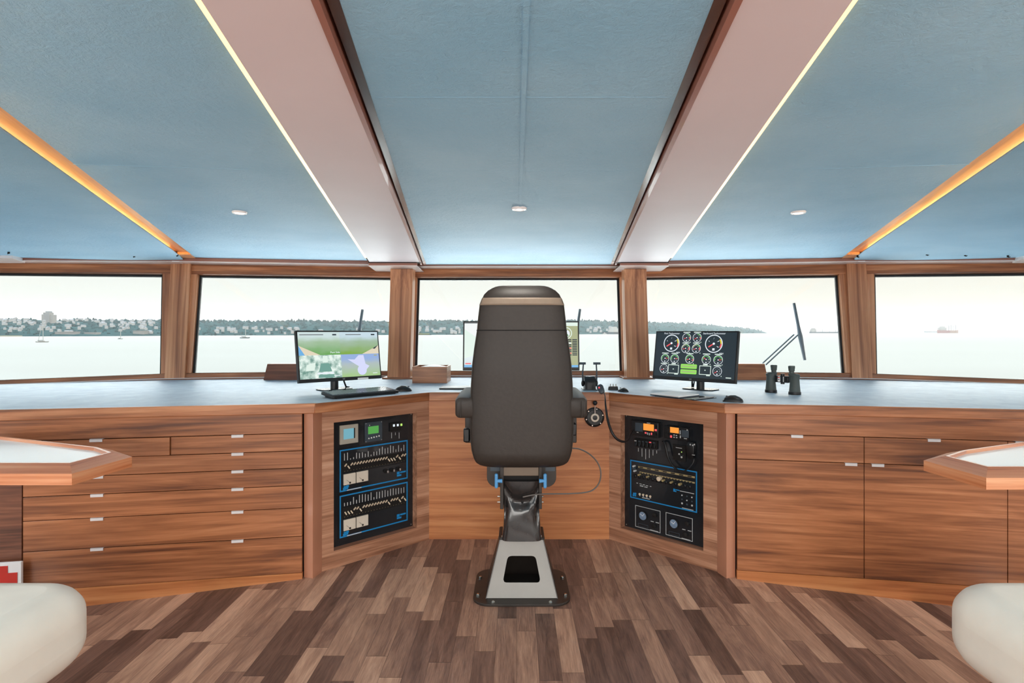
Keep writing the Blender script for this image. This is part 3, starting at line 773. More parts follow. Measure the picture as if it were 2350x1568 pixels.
for s in (-1, 1):
    m.hexa([(s * hb, -.15, .01), (s * (hb + .004), -.15, .01), (s * (hb + .004), .15, .01), (s * hb, .15, .01),
            (s * ht, -.068, .283), (s * (ht + .004), -.068, .283), (s * (ht + .004), .07, .283), (s * ht, .07, .283)])
m.hexa([(-hb, .146, .01), (hb, .146, .01), (hb, .15, .01), (-hb, .15, .01), (-ht, .066, .283), (ht, .066, .283), (ht, .07, .283), (-ht, .07, .283)])
m.build('pedestal_side', 'darkmetal', hc)
MB().prism(rrect(-.118, .118, -.085, .085, .012), .282, .294).build('collar', 'darkmetal', hc, bevel=.002)
for x in (-.098, .098): MB().lathe([(.008, 0), (.008, .006), (.004, .009), (.0005, .009)], 8, (x, -.074, .294)).build('bolt', 'steel', hc)
bp_ = MB().prism(rrect(-.245, .245, -.21, .21, .085, 6), .0, .012).build('base_plate', 'darkmetal', hc, bevel=.002)
for x, y in ((-.222, .09), (.222, .09), (-.222, -.115), (.222, -.115), (-.142, -.193), (.142, -.193)):
    MB().lathe([(.010, 0), (.010, .005), (.006, .009), (.0005, .009)], 8, (x, y, .012)).build('bolt', 'steel', bp_)
# seat cable
P = [(1310, 1029, 2.92), (1330, 1031, 2.96), (1352, 1042, 2.98), (1370, 1060, 3.0), (1378.5, 1082, 3.0), (1376, 1106, 3.0), (1362, 1124, 2.99), (1340, 1131, 2.97), (1300, 1133.5, 2.94), (1250, 1134, 2.90), (1225, 1136, 2.87), (1200, 1141, 2.875)]
MB().tube(smooth_path([at(*p) - Vector((.027, 2.99, 0)) for p in P]), .0038, 8).build('cable', 'cable', hc, smooth=True)

# ================================================================ TABLES AND SEATS
def table(s, outer, label):
    t = thing('dining_table', label, 'table', (0, 0, 0), 0, 'white tables at the picture edges')
    zm, zt, zb = HC - .52, HC - .495, HC - .562
    cx = sum(p[0] for p in outer) / len(outer); cy = sum(p[1] for p in outer) / len(outer)
    n = len(outer); sgn = 1 if sum(outer[i][0] * outer[(i + 1) % n][1] - outer[(i + 1) % n][0] * outer[i][1] for i in range(n)) > 0 else -1
    def insp(d):
        out = []
        for i in range(n):
            p0, p1, p2 = Vector(outer[i - 1]), Vector(outer[i]), Vector(outer[(i + 1) % n])
            a = (p1 - p0).normalized(); b = (p2 - p1).normalized()
            na = Vector((-a.y, a.x)) * sgn; nb = Vector((-b.y, b.x)) * sgn
            q = (na + nb).normalized(); out.append(p1 + q * (d / max(.3, q.dot(na))))
        return out
    i1, i2 = insp(.062), insp(.072)
    for i in range(n):
        j = (i + 1) % n
        o0, o1 = outer[i], outer[j]
        vs = [(o0[0], o0[1], zb), (o1[0], o1[1], zb), (o1[0], o1[1], zm), (o0[0], o0[1], zm), (i1[i].x, i1[i].y, zt), (i1[j].x, i1[j].y, zt), (i2[i].x, i2[i].y, zt), (i2[j].x, i2[j].y, zt), (i2[i].x, i2[i].y, zb), (i2[j].x, i2[j].y, zb)]
        MB().add(vs, [(0, 1, 2, 3), (3, 2, 5, 4), (4, 5, 7, 6), (6, 7, 9, 8), (8, 9, 1, 0), (0, 3, 4, 6, 8), (1, 9, 7, 5, 2)]).build('rim', 'tablerim', t)
        reorient(COL.objects[-1], math.atan2(o1[1] - o0[1], o1[0] - o0[0]), Vector((o0[0], o0[1], zm)))
    MB().prism([tuple(p) for p in insp(.070)], zb + .004, zt - .014).build('tabletop', 'tablewhite', t)
    cx = 2.48 * s; cy = 2.4
    MB().lathe([(.045, fz(cx) + .01), (.04, .2), (.04, zb + .004)], 20, (cx, cy, 0)).build('column', 'alu', t, smooth=True)
    MB().lathe([(.20, fz(cx) + .012), (.20, fz(cx) + .02), (.05, fz(cx) + .04)], 24, (cx, cy, 0)).build('foot', 'alu', t, smooth=True)
M['tablerim'] = wood('cherry_table_rim', 'X', [(170, 92, 54), (206, 126, 82), (222, 148, 104), (234, 170, 128)], seed=9., cross=1.4, rough=.3, coat=.3)
table(-1, [(-2.62, 2.076), (-1.629, 2.076), (-1.601, 2.359), (-1.774, 2.489), (-2.557, 2.80), (-2.62, 2.76)], 'white-topped table with wooden rim above the left white seat')
table(1, [(2.62, 2.018), (2.62, 2.70), (2.389, 2.666), (1.842, 2.426), (1.648, 2.292), (1.674, 2.018)], 'white-topped table with wooden rim above the right white seat')
def settee(s, label):
    t = thing('settee', label, 'seat', (s * 1.435 + (.0 if s < 0 else .02), 0, 0), 0, 'white settees at the picture edges')
    pl = [(0, .9), (0, 1.84)]
    for k in range(1, 7):
        a = R(90 * k / 6); pl.append((s * .16 * (1 - math.cos(a)), 1.84 + .16 * math.sin(a)))
    pl += [(s * 1.15, 2.0), (s * 1.15, .9)]
    MB().prism(pl, .225, .50).build('cushion', 'cream', t, bevel=.105, seg=10)
    m = MB().box(min(s * .10, s * 1.12), max(s * .10, s * 1.12), .95, 1.72, fz(2.2) - .02, .24); m.build('base', 'wor_x', t, bevel=.004)
settee(-1, 'cream upholstered seat with rounded corner at the bottom left')
settee(1, 'cream upholstered seat with rounded corner at the bottom right')
# white card with a stepped red print, leaning on the dark cupboard
cd = thing('printed_card', 'white card with stepped red print standing behind the left white seat', 'card', FCL.o, FCL.rz)
ur, zr = FCL.hit(52, 1288, -.05)
MB().box(ur - .34, ur, -.06, -.045, -.135, zr).build('board', 'paper', cd, bevel=.002)
st = [FCL.hit(*p, -.06) for p in ((-60, 1304), (18, 1299), (18, 1315.5), (40, 1314), (40, 1340), (-60, 1345))]
MB().front(st, -.062, -.0598).build('red_print', 'red', cd)
# ================================================================ INSTRUMENTS
def zl(x, y): return (680 + x / 3.409, 880 + y / 3.409)       # magnified view of the left console
def zr_(x, y): return (1350 + x / 3.565, 900 + y / 3.565)     # ... and of the right one
PO = .05                                                     # panel recess
def rc(fr, tr, x0, x1, y0, y1, off=PO):
    """local u0,u1,z0,z1 of a rectangle whose edges are read at its own mid lines"""
    xm, ym = (x0 + x1) / 2, (y0 + y1) / 2
    a = fr.hit(*tr(x0, ym), off)[0]; b = fr.hit(*tr(x1, ym), off)[0]
    return a, b, fr.hit(*tr(xm, y1), off)[1], fr.hit(*tr(xm, y0), off)[1]
def pt(fr, tr, x, y, off=PO): return fr.hit(*tr(x, y), off)
def onp(name, label, cat, fr, u, z, group=None):
    t = thing(name, label, cat, fr.w(u, PO, z), fr.rz, group); return t
def slab(m, r, o, th, y=0.):       # rectangle r relative to origin o=(u,z), standing th proud of the panel
    return m.box(r[0] - o[0], r[1] - o[0], y - th, y, r[2] - o[1], r[3] - o[1])

panel = {}
for s, lab in ((-1, 'black recessed panel carrying the breakers in the left console'), (1, 'black recessed panel carrying the radios in the right console')):
    fr, u0, u1, z0, z1 = cons[s]
    p = MB().box(u0 - .0, u1 + .0, PO, PO + .012, z0, z1).build('back_panel', 'panelblack', cons_root[s])
    for k, (du, dz) in enumerate(((.012, .012), (.012, -.012), (-.012, .012), (-.012, -.012))):
        uu = (u0 if du > 0 else u1) + du; zz = (z0 if dz > 0 else z1) + dz
        MB().lathe([(.004, 0), (.003, -.002), (.0003, -.002)], 8, (uu, PO, zz), 'Y').build('screw', 'alu', p)
    panel[s] = p

# ---- left: display, battery monitor, switch block
fr = FPL
r = rc(fr, zl, 335, 478, 322, 470); o = ((r[0] + r[1]) / 2, (r[2] + r[3]) / 2)
t = onp('display_unit', 'pale grey framed display with blue-grey screen, top left of the left console', 'display', fr, *o)
slab(MB(), r, o, .012).build('bezel', 'greybezel', t, bevel=.002)
r2 = rc(fr, zl, 362, 452, 352, 432); MB().box(r2[0] - o[0], r2[1] - o[0], -.0125, -.011, r2[2] - o[1], r2[3] - o[1]).build('screen_edge', 'gap', t)
MB().box(r2[0] - o[0], r2[1] - o[0] - .008, -.0132, -.0124, r2[2] - o[1], r2[3] - o[1]).build('screen', 'e_cyan', t)
r = rc(fr, zl, 533, 668, 300, 455); o = ((r[0] + r[1]) / 2, (r[2] + r[3]) / 2)
t = onp('battery_monitor', 'blue-grey meter with green screen above five white keys, left console', 'meter', fr, *o)
slab(MB(), r, o, .008).build('plate', 'gunmetal', t, bevel=.0015)
r2 = rc(fr, zl, 557, 638, 334, 392); MB().box(r2[0] - o[0], r2[1] - o[0], -.0095, -.007, r2[2] - o[1], r2[3] - o[1]).build('screen', 'e_green', t)
for x in (562, 582, 602, 622, 641):
    u, z = pt(fr, zl, x, 430 - (x - 562) * .25); MB().lathe([(.0045, -.006), (.0045, -.011), (.003, -.012), (.0003, -.012)], 10, (u - o[0], 0, z - o[1]), 'Y').build('key', 'paper', t)
u, z = pt(fr, zl, 568, 327); MB().lathe([(.003, -.006), (.003, -.009), (.0003, -.009)], 8, (u - o[0], 0, z - o[1]), 'Y').build('indicator', 'paper', t)
for du in (-1, 1):
    for dz in (-1, 1): MB().lathe([(.003, -.006), (.003, -.009), (.0003, -.009)], 8, (du * ((r[1] - r[0]) / 2 - .006), 0, dz * ((r[3] - r[2]) / 2 - .006)), 'Y').build('screw', 'alu', t)
r = rc(fr, zl, 728, 812, 306, 372); o = ((r[0] + r[1]) / 2, (r[2] + r[3]) / 2)
t = onp('switch_block', 'black block of three lit rocker switches at the top right of the left console', 'switch', fr, *o)
slab(MB(), r, o, .012).build('housing', 'gap', t, bevel=.002)
for x, mt in ((755, 'e_white'), (785, 'e_white'), (813, 'e_led')):
    u, z = pt(fr, zl, x, 328 - (x - 755) * .1); MB().box(u - o[0] - .006, u - o[0] + .006, -.016, -.010, z - o[1] - .007, z - o[1] + .007).build('rocker', mt, t, bevel=.001)
m = MB()
for x, l in ((745, 40), (775, 18), (804, 42)):
    u, z = pt(fr, zl, x, 385); m.box(u - o[0] - .0016, u - o[0] + .0016, -.001, .0002, z - o[1] - l * .0009, z - o[1])
m.build('lettering', 'label', t)

# ---- breaker panels
def outline(par, w, h, t, y, mat, name, gap=None, r_=0):
    m = MB().box(0, w, y - .001, y + .0002, h - t, h).box(0, w, y - .001, y + .0002, 0, t).box(0, t, y - .001, y + .0002, t, h - t).box(w - t, w, y - .001, y + .0002, t, h - t)
    return m.build(name, mat, par)
def logo(par, u, z, w, h):
    m = MB()
    m.box(u, u + w * .3, -.0072, -.0058, z + h * .45, z + h); m.box(u + w * .36, u + w, -.0072, -.0058, z + h * .62, z + h * .95); m.box(u, u + w * .5, -.0072, -.0058, z, z + h * .38)
    return m.build('maker_mark', 'bluepaint', par)
def breaker(quad, pattern, lens, label, knobs):
    h = [FPL.hit(*zl(*q), PO) for q in quad]
    u0, u1 = (h[0][0] + h[3][0]) / 2, (h[1][0] + h[2][0]) / 2; z0, z1 = (h[2][1] + h[3][1]) / 2, (h[0][1] + h[1][1]) / 2
    W_, H_ = u1 - u0, z1 - z0
    t = thing('breaker_panel', label, 'breaker panel', FPL.w(u0, PO, z0), FPL.rz, 'breaker panels in the left console')
    MB().box(-.006, W_ + .006, -.006, 0, -.006, H_ + .006).build('plate', 'panelblack', t)
    outline(t, W_, H_, .0075, -.006, 'bluepaint', 'blue_border')
    MB().box(.07 * W_, .98 * W_, -.0068, -.0058, .425 * H_, .44 * H_).build('divider', 'gap', t)
    MB().box(.10 * W_, .3 * W_, -.0078, -.006, .001, .0065).build('white_line', 'label', t)
    n = len(pattern); lm = MB(); dm = MB()
    MB().box(.035 * W_, .965 * W_, -.009, -.005, .46 * H_, .70 * H_).build('breaker_strip', 'gap', t)
    for i in range(n):
        u = W_ * (.065 + .875 * i / (n - 1)); up = pattern[i] == '1'
        lm.box(u - .0022, u + .0022, -.0068, -.0058, .735 * H_, (.735 + .19 * lens[i]) * H_)
        dm.box(u - .0014, u + .0014, -.0098, -.0088, .475 * H_, .485 * H_)
        mm = MB(Matrix.Translation((u, -.009, .60 * H_)) @ Matrix.Rotation(R(24 if up else -24), 4, 'Y') @ Matrix.Rotation(R(-55 if up else 55), 4, 'X'))
        mm.box(-.0032, .0032, -.021, 0, -.0036, .0036).build('breaker_switch', 'beige', t, bevel=.001)
    lm.build('lettering', 'label', t); dm.build('rating_marks', 'gold', t)
    for k in range(2):
        a = W_ * (.05 + .178 * k)
        mt = MB().box(a, a + .165 * W_, -.013, -.005, .15 * H_, .41 * H_).build('meter', 'offwhite', t, bevel=.0015)
        cx = a + .085 * W_; zc = .19 * H_
        MB().lathe([(.006, -.0125), (.006, -.0142), (.0003, -.0142)], 12, (cx, 0, zc), 'Y').build('meter_pivot', 'darkmetal', mt)
        MB(Matrix.Translation((cx, -.0136, zc)) @ Matrix.Rotation(R(-48), 4, 'Y')).box(-.0007, .0007, -.0004, .0004, 0, .03).build('needle', 'gap', mt)
    if knobs:
        for k in range(3):
            cx, cz = W_ * (.655 + .095 * k), .30 * H_
            kb = MB().lathe([(.013, -.006), (.013, -.012), (.009, -.014), (.008, -.026), (.0005, -.026)], 18, (cx, 0, cz), 'Y').build('rotary_knob', 'gap', t, smooth=True)
            MB().box(cx + .0, cx + .009, -.030, -.0255, cz - .009, cz + .005).build('knob_pointer', 'alu', kb, bevel=.001)
    logo(t, .83 * W_, .10 * H_, .14 * W_, .12 * H_)
    m = MB()
    for a, b in ((0, 0), (.4, .1), (.1, .45), (.5, .55)): m.box((.045 + a * .09) * W_, (.045 + a * .09 + .035) * W_, -.0072, -.0058, (.035 + b * .09) * H_, (.035 + b * .09 + .05) * H_)
    m.build('emblem', 'bluepaint', t)
    return t
rl = random.Random(3)
breaker([(335, 518), (866, 446), (866, 744), (335, 850)], '1011111111111110001011', [.9, .95, .15, .25, .75, .65, .7, .45, .7, .2, .5, .5, .8, 1, .7, .75, 1, .85, .35, .85, .4, .8],
        'upper blue-bordered breaker panel with two square meters and three black knobs', True)
breaker([(335, 878), (866, 770), (866, 1072), (335, 1210)], '0001101111111110111010', [.4, .4, .4, .9, .45, 1, 1, .95, .8, 1, .3, .9, .85, .9, .9, .75, .9, .9, .8, .8, .7, .75],
        'lower blue-bordered breaker panel with two square meters and no knobs', False)

# ---- right console
fr = FPR
def radio(x0, x1, y0, y1, label, scr, grill, reds, left):
    r = rc(fr, zr_, x0, x1, y0, y1); o = ((r[0] + r[1]) / 2, (r[2] + r[3]) / 2)
    t = onp('marine_radio', label, 'radio', fr, o[0], o[1], 'radios in the right console')
    slab(MB(), r, o, .03).build('body', 'black', t, bevel=.004)
    q = rc(fr, zr_, *scr, PO - .03); MB().box(q[0] - o[0], q[1] - o[0], -.0325, -.029, q[2] - o[1], q[3] - o[1]).build('screen', 'e_orange', t)
    q = rc(fr, zr_, *grill, PO - .03); g = MB()
    MB().box(q[0] - o[0], q[1] - o[0], -.0312, -.029, q[2] - o[1], q[3] - o[1]).build('speaker_grille', 'gunmetal', t, bevel=.001)
    for x, y, w, h, mt in reds:
        u, z = pt(fr, zr_, x, y, PO - .03); MB().box(u - o[0] - w, u - o[0] + w, -.0325, -.029, z - o[1] - h, z - o[1] + h).build('key', mt, t, bevel=.0008)
    return t, o
t1, o1 = radio(370, 592, 236, 358, 'larger radio with orange screen and red keys, top left of the right console', (452, 537, 262, 316), (384, 444, 252, 322),
      [(553, 312, .007, .006, 'e_red'), (470, 334, .006, .005, 'e_red'), (486, 340, .003, .007, 'label'), (501, 344, .003, .007, 'label'), (518, 342, .004, .007, 'e_red'), (550, 285, .007, .007, 'gap'), (552, 346, .007, .006, 'gap'), (404, 330, .006, .002, 'label'), (494, 254, .012, .002, 'label')], True)
for y_, m_ in ((285, 0), (346, 0)):
    u, z = pt(fr, zr_, 555, y_, PO - .03); MB().lathe([(.008, -.03), (.007, -.042), (.0005, -.042)], 14, (u - o1[0], 0, z - o1[1]), 'Y').build('knob', 'black', t1, smooth=True)
t2, o2 = radio(640, 830, 280, 385, 'smaller radio with amber screen and one red key, top right of the right console', (671, 741, 290, 335), (762, 822, 312, 372),
      [(678, 364, .006, .007, 'e_red'), (703, 352, .004, .003, 'label'), (722, 356, .004, .003, 'label'), (703, 370, .004, .003, 'label'), (724, 373, .004, .003, 'label'), (752, 330, .0025, .012, 'label'), (754, 366, .003, .008, 'label'), (795, 381, .009, .002, 'label'), (810, 312, .004, .003, 'label')], False)
for y_ in (300, 345):
    u, z = pt(fr, zr_, 653, y_, PO - .03); MB().lathe([(.008, -.03), (.007, -.042), (.0005, -.042)], 14, (u - o2[0], 0, z - o2[1]), 'Y').build('knob', 'black', t2, smooth=True)
# rocker bank
r = rc(fr, zr_, 385, 570, 388, 455); o = ((r[0] + r[1]) / 2, (r[2] + r[3]) / 2)
t = onp('switch_bank', 'row of six black rocker switches below the larger radio', 'switch', fr, *o)
slab(MB(), r, o, .010).build('housing', 'gap', t, bevel=.002)
m = MB()
for i, (x, l, mt) in enumerate(((400, 26, 'label'), (430, 60, 'gunmetal'), (460, 76, 'gunmetal'), (490, 62, 'gunmetal'), (520, 40, 'e_red'), (550, 22, 'gunmetal'))):
    u, z = pt(fr, zr_, x, 404 + i * 3.4)
    rk = MB(Matrix.Translation((u - o[0], -.012, z - o[1] - .008)) @ Matrix.Rotation(R(-14), 4, 'X')).box(-.0085, .0085, -.008, .004, -.02, .02).build('rocker', 'black', t, bevel=.002)
    MB().box(u - o[0] - .007, u - o[0] + .007, -.0228, -.018, z - o[1] + .004, z - o[1] + .010).build('lens', mt, rk, bevel=.001)
    u, z = pt(fr, zr_, x + 10, 458 + i * 4); m.box(u - o[0] - .0016, u - o[0] + .0016, -.001, .0002, z - o[1] - l * .00085, z - o[1])
m.build('lettering', 'label', t)
# alarm button plate
r = rc(fr, zr_, 695, 802, 433, 562); o = ((r[0] + r[1]) / 2, (r[2] + r[3]) / 2)
t = onp('control_plate', 'black square control plate with one green light beside the hanging handset', 'control', fr, *o)
slab(MB(), r, o, .006).build('plate', 'gap', t, bevel=.0015)
for x, y, rr, mt in ((768, 490, .003, 'e_led'), (748, 506, .005, 'label'), (768, 532, .006, 'label'), (757, 517, .003, 'gunmetal'), (778, 520, .003, 'gunmetal')):
    u, z = pt(fr, zr_, x, y); MB().lathe([(rr, -.005), (rr, -.008), (.0003, -.008)], 10, (u - o[0], 0, z - o[1]), 'Y').build('button', mt, t)
u, z = pt(fr, zr_, 745, 456); MB().box(u - o[0] - .02, u - o[0] + .02, -.0068, -.0055, z - o[1] - .0015, z - o[1] + .0015).build('lettering', 'label', t)
# handset hanging on the right console, with its cord
def handset(mb_, w, h, d):
    rings = []
    for z, a, b in ((-h / 2, .55, .5), (-h / 2 + .008, .72, .8), (-h * .1, .9, .95), (h * .2, 1., 1.), (h / 2 - .01, .9, .9), (h / 2, .6, .5)):
        rings.append([(x, y - d / 2, z) for x, y in rrect(-w / 2 * a, w / 2 * a, -d / 2 * b, d / 2 * b, .006 * a, 3)])
    return mb_.loft(rings)
r = rc(fr, zr_, 820, 888, 405, 542); o = ((r[0] + r[1]) / 2, (r[2] + r[3]) / 2)
t = onp('radio_handset', 'black speaker-microphone handset hooked onto the right console panel', 'handset', fr, o[0], o[1], 'radio handsets')
hs = handset(MB(), r[1] - r[0], r[3] - r[2], .035); hs.build('body', 'black', t, smooth=True)
for x, y in ((835, 430), (855, 436), (868, 430)):
    u, z = pt(fr, zr_, x, y, PO - .035); MB().box(u - o[0] - .003, u - o[0] + .003, -.0365, -.033, z - o[1] - .004, z - o[1] + .004).build('key', 'label', t)
u, z = pt(fr, zr_, 862, 515, PO - .03); MB().box(u - o[0] - .008, u - o[0] + .008, -.0345, -.028, z - o[1] - .0015, z - o[1] + .0015).build('maker_mark', 'label', t)
cps = []
for x, y, d in ((612, 405, .012), (622, 412, .025), (634, 450, .03), (650, 520, .03), (678, 585, .035), (720, 630, .035), (768, 648, .035), (815, 630, .035), (850, 592, .03), (864, 560, .024), (862, 540, .02)):
    u, z = pt(fr, zr_, x, y, PO - d); p = fr.w(u, PO - d, z); q = fr.w(o[0], PO, o[1]); v = p - q; cps.append((v.dot(fr.ex), v.dot(fr.ey), v.z))
MB().tube(smooth_path(cps[:6]), .0065, 10).tube(smooth_path(cps[5:]), .0038, 8).build('cord', 'black', t, smooth=True)
# main control panel with the blue border
quad = [(347, 552), (894, 650), (894, 986), (350, 862)]
h = [fr.hit(*zr_(*q), PO) for q in quad]
u0, u1 = (h[0][0] + h[3][0]) / 2, (h[1][0] + h[2][0]) / 2; z0, z1 = (h[2][1] + h[3][1]) / 2, (h[0][1] + h[1][1]) / 2
W_, H_ = u1 - u0, z1 - z0
t = thing('breaker_panel', 'blue-bordered panel of black knobs and brassy labels in the right console', 'breaker panel', fr.w(u0, PO, z0), fr.rz)
MB().box(-.005, W_ + .005, -.006, 0, -.005, H_ + .005).build('plate', 'panelblack', t)
outline(t, W_, H_, .0065, -.006, 'bluepaint', 'blue_border')
MB().box(.13 * W_, .97 * W_, -.008, -.0058, .83 * H_, .872 * H_).build('label_strip', 'gold', t)
MB().box(.15 * W_, .97 * W_, -.008, -.0058, .70 * H_, .735 * H_).build('label_strip', 'gold', t)
m = MB()
for k in range(7): m.box((.15 + .12 * k) * W_, (.21 + .12 * k) * W_, -.0086, -.0078, .838 * H_, .864 * H_)
for k in range(18): m.box((.165 + .044 * k) * W_, (.185 + .044 * k) * W_, -.0086, -.0078, .70 * H_, .722 * H_)
m.build('cut_outs', 'gap', t)
MB().box(.03 * W_, .97 * W_, -.0068, -.0058, .497 * H_, .503 * H_).build('divider', 'gap', t)
for k in range(13):
    cx = (.07 + .068 * k) * W_; cz = (.59 + .0 * k) * H_
    kb = MB().lathe([(.012, -.006), (.012, -.010), (.009, -.012), (.0085, -.022), (.0005, -.022)], 16, (cx, 0, cz), 'Y').build('rotary_knob', 'black', t, smooth=True)
for fx, fz_, rr, mt in ((.16, .66, .006, 'gold'), (.29, .65, .006, 'gold'), (.47, .66, .014, 'beige'), (.53, .635, .007, 'gold'), (.65, .63, .007, 'gold'), (.775, .625, .008, 'gold'), (.075, .86, .006, 'label'), (.075, .80, .007, 'gunmetal'), (.09, .74, .006, 'label')):
    MB().lathe([(rr, -.005), (rr, -.0285), (rr * .8, -.03), (.0003, -.03)], 14, (fx * W_, 0, fz_ * H_), 'Y').build('indicator', mt, t, smooth=True)
for k in range(4):
    cx = (.155 + .055 * k) * W_; MB().lathe([(.007, -.005), (.007, -.011), (.0003, -.012)], 12, (cx, 0, .145 * H_), 'Y').build('socket', 'beige', t)
for a, b, c, d in ((.10, .125, .41, .425), (.15, .185, .405, .42), (.20, .235, .40, .415), (.25, .285, .395, .41), (.31, .335, .395, .41), (.155, .21, .355, .375), (.225, .275, .35, .37), (.19, .31, .06, .078), (.76, .96, .44, .455), (.79, .95, .035, .05)) + tuple((.145 + .055 * k, .165 + .055 * k, .095, .108) for k in range(4)):
    MB().box(a * W_, b * W_, -.0068, -.0058, c * H_, d * H_).build('lettering', 'label', t)
for i in range(3):
    for j in range(3):
        MB().lathe([(.0045 if j < 2 else .007, -.005), (.004, -.009), (.0003, -.009)], 10, ((.79 + .07 * i) * W_, 0, (.35 - .10 * j) * H_), 'Y').build('push_button', 'gunmetal' if (i + j) % 2 else 'label', t)
logo(t, .665 * W_, .40 * H_, .09 * W_, .07 * H_)
m = MB()
for a, b in ((0, 0), (.5, .1), (.1, .5), (.55, .6)): m.box((.04 + a * .06) * W_, (.04 + a * .06 + .025) * W_, -.0072, -.0058, (.05 + b * .1) * H_, (.05 + b * .1 + .045) * H_)
m.build('emblem', 'bluepaint', t)
# two pressure gauge panels
for quad, gc, kbs, lab in (([(388, 924), (593, 972), (593, 1152), (388, 1100)], (452, 1011), ((549, 1004), (545, 1096)), 'small white-outlined gauge panel at the bottom left of the right console'),
                           ([(636, 984), (857, 1032), (857, 1224), (638, 1166)], (705, 1075), ((815, 1074), (800, 1164)), 'small white-outlined gauge panel at the bottom right of the right console')):
    h = [fr.hit(*zr_(*q), PO) for q in quad]
    u0, u1 = (h[0][0] + h[3][0]) / 2, (h[1][0] + h[2][0]) / 2; z0, z1 = (h[2][1] + h[3][1]) / 2, (h[0][1] + h[1][1]) / 2
    W_, H_ = u1 - u0, z1 - z0
    t = thing('gauge_panel', lab, 'gauge', fr.w(u0, PO, z0), fr.rz, 'gauge panels in the right console')
    MB().box(0, W_, -.004, 0, 0, H_).build('plate', 'panelblack', t)
    outline(t, W_, H_, .003, -.004, 'label', 'white_border')
    u, z = pt(fr, zr_, *gc); cx, cz = u - u0, z - z0; rr = .030
    g = MB().lathe([(rr, 0), (rr, -.012), (rr * .88, -.013), (rr * .86, -.010)], 28, (cx, 0, cz), 'Y').build('gauge', 'gap', t, smooth=True)
    MB().lathe([(rr * .87, -.009), (rr * .87, -.0104), (.0005, -.0104)], 28, (cx, 0, cz), 'Y').build('dial', 'dialface', g)
    for a in (-62, 35):
        MB(Matrix.Translation((cx, -.011, cz)) @ Matrix.Rotation(R(a), 4, 'Y')).box(-.0012, .0012, -.0005, .0005, -.002, rr * .7).build('needle', 'paper', g)
    for kx, ky in kbs:
        u, z = pt(fr, zr_, kx, ky); MB().lathe([(.014, -.003), (.013, -.014), (.010, -.016), (.0005, -.016)], 18, (u - u0, 0, z - z0), 'Y').build('valve_knob', 'gap', t, smooth=True)
    lb = thing  # name plate
    m = MB(); a0, a1, b0, b1 = .12 * W_, .52 * W_, .06 * H_, .2 * H_
    for q in ((a0, a1, b0, b0 + .002), (a0, a1, b1 - .002, b1), (a0, a0 + .002, b0, b1), (a1 - .002, a1, b0, b1)): m.box(q[0], q[1], -.005, -.0038, q[2], q[3])
    m.build('name_plate', 'gunmetal', t)
    m = MB().box(.62 * W_, .74 * W_, -.005, -.0038, .42 * H_, .45 * H_).box(.82 * W_, .95 * W_, -.005, -.0038, .42 * H_, .45 * H_).box(.6 * W_, .92 * W_, -.005, -.0038, .03 * H_, .05 * H_)
    m.build('lettering', 'label', t)

# ---- round lever control on the centre panel
c = at(1363.5, 957, AY - .0)
t = thing('lever_control', 'round black lever control on the centre panel beside the chair', 'control', (c.x, AY - .008, c.z))
MB().lathe([(.064, 0.008), (.064, -.006), (.058, -.012), (.050, -.013), (.048, -.022), (.0005, -.022)], 32, (0, 0, 0), 'Y').build('flange', 'black', t, smooth=True)
MB().lathe([(.026, -.02), (.028, -.03), (.026, -.034), (.016, -.034), (.015, -.03)], 24, (0, 0, 0), 'Y').build('ring', 'ivory', t, smooth=True)
MB().lathe([(.016, -.02), (.016, -.033), (.0005, -.034)], 20, (0, 0, 0), 'Y').build('hub', 'black', t, smooth=True)
MB().tube([(0, -.028, .02), (0, -.030, .05), (0, -.034, .085)], [.0045, .0038, .0032], 10).build('lever', 'alu', t, smooth=True)
MB().ball((0, -.036, .096), .0155).build('ball_knob', 'black', t, smooth=True)
for k in range(6):
    a = R(60 * k + 45 if k % 3 else 60 * k); a = R(15 + 60 * k)
    MB().lathe([(.004, -.008), (.004, -.014), (.0004, -.014)], 8, (.055 * math.cos(a), 0, .055 * math.sin(a)), 'Y').build('screw', 'steel', t)

# ================================================================ THINGS ON THE WORKTOP
# ---- monitors
def monitor(name, c, rz, W_, H_, tilt, base, label, group):
    """c: centre of the screen; base: (x, y) of the stand; local frame faces -y"""
    t = thing(name, label, 'monitor', (base[0], base[1], ZW), rz, group)
    inv = Matrix.Translation((base[0], base[1], ZW)) @ Matrix.Rotation(rz, 4, 'Z'); inv.invert()
    lc = inv @ Vector(c)
    X = Matrix.Translation(lc) @ Matrix.Rotation(R(-tilt), 4, 'X')
    b = .010; ch = .022
    MB(X).box(-W_ / 2, W_ / 2, .0, .028, -H_ / 2, H_ / 2).build('housing', 'black', t, bevel=.003)
    MB(X).box(-W_ / 2 + b, W_ / 2 - b, -.0012, .001, -H_ / 2 + ch, H_ / 2 - b).build('screen', 'e_dark', t)
    if base[2]:
        MB().lathe([(.026, .0), (.026, lc.z - .10), (.02, lc.z + .02)], 24, (0, .01, 0)).build('stand', 'black', t, smooth=True)
        MB().box(-.02, .02, -.05, .01, lc.z - .03, lc.z + .03).build('mount', 'black', t, bevel=.004)
        MB().prism(rrect(-.11, .11, -.06, .08, .03), .0, .008).build('foot', 'panelblack', t, bevel=.002)
    return t, X, W_ - 2 * b, H_ - b - ch, (ch - b) / 2
def scr(X, dz, par):   # adder for flat screen artwork, layered in front of the glass
    lay = [0]
    def f(name, poly, mat, y=-.0014):
        lay[0] += 1; d = y - .00006 * lay[0]
        m = MB(X @ Matrix.Translation((0, d, dz))); n = len(poly)
        m.add([(a, 0, b) for a, b in poly], [tuple(range(n))]); return m.build(name, mat, par)
    return f
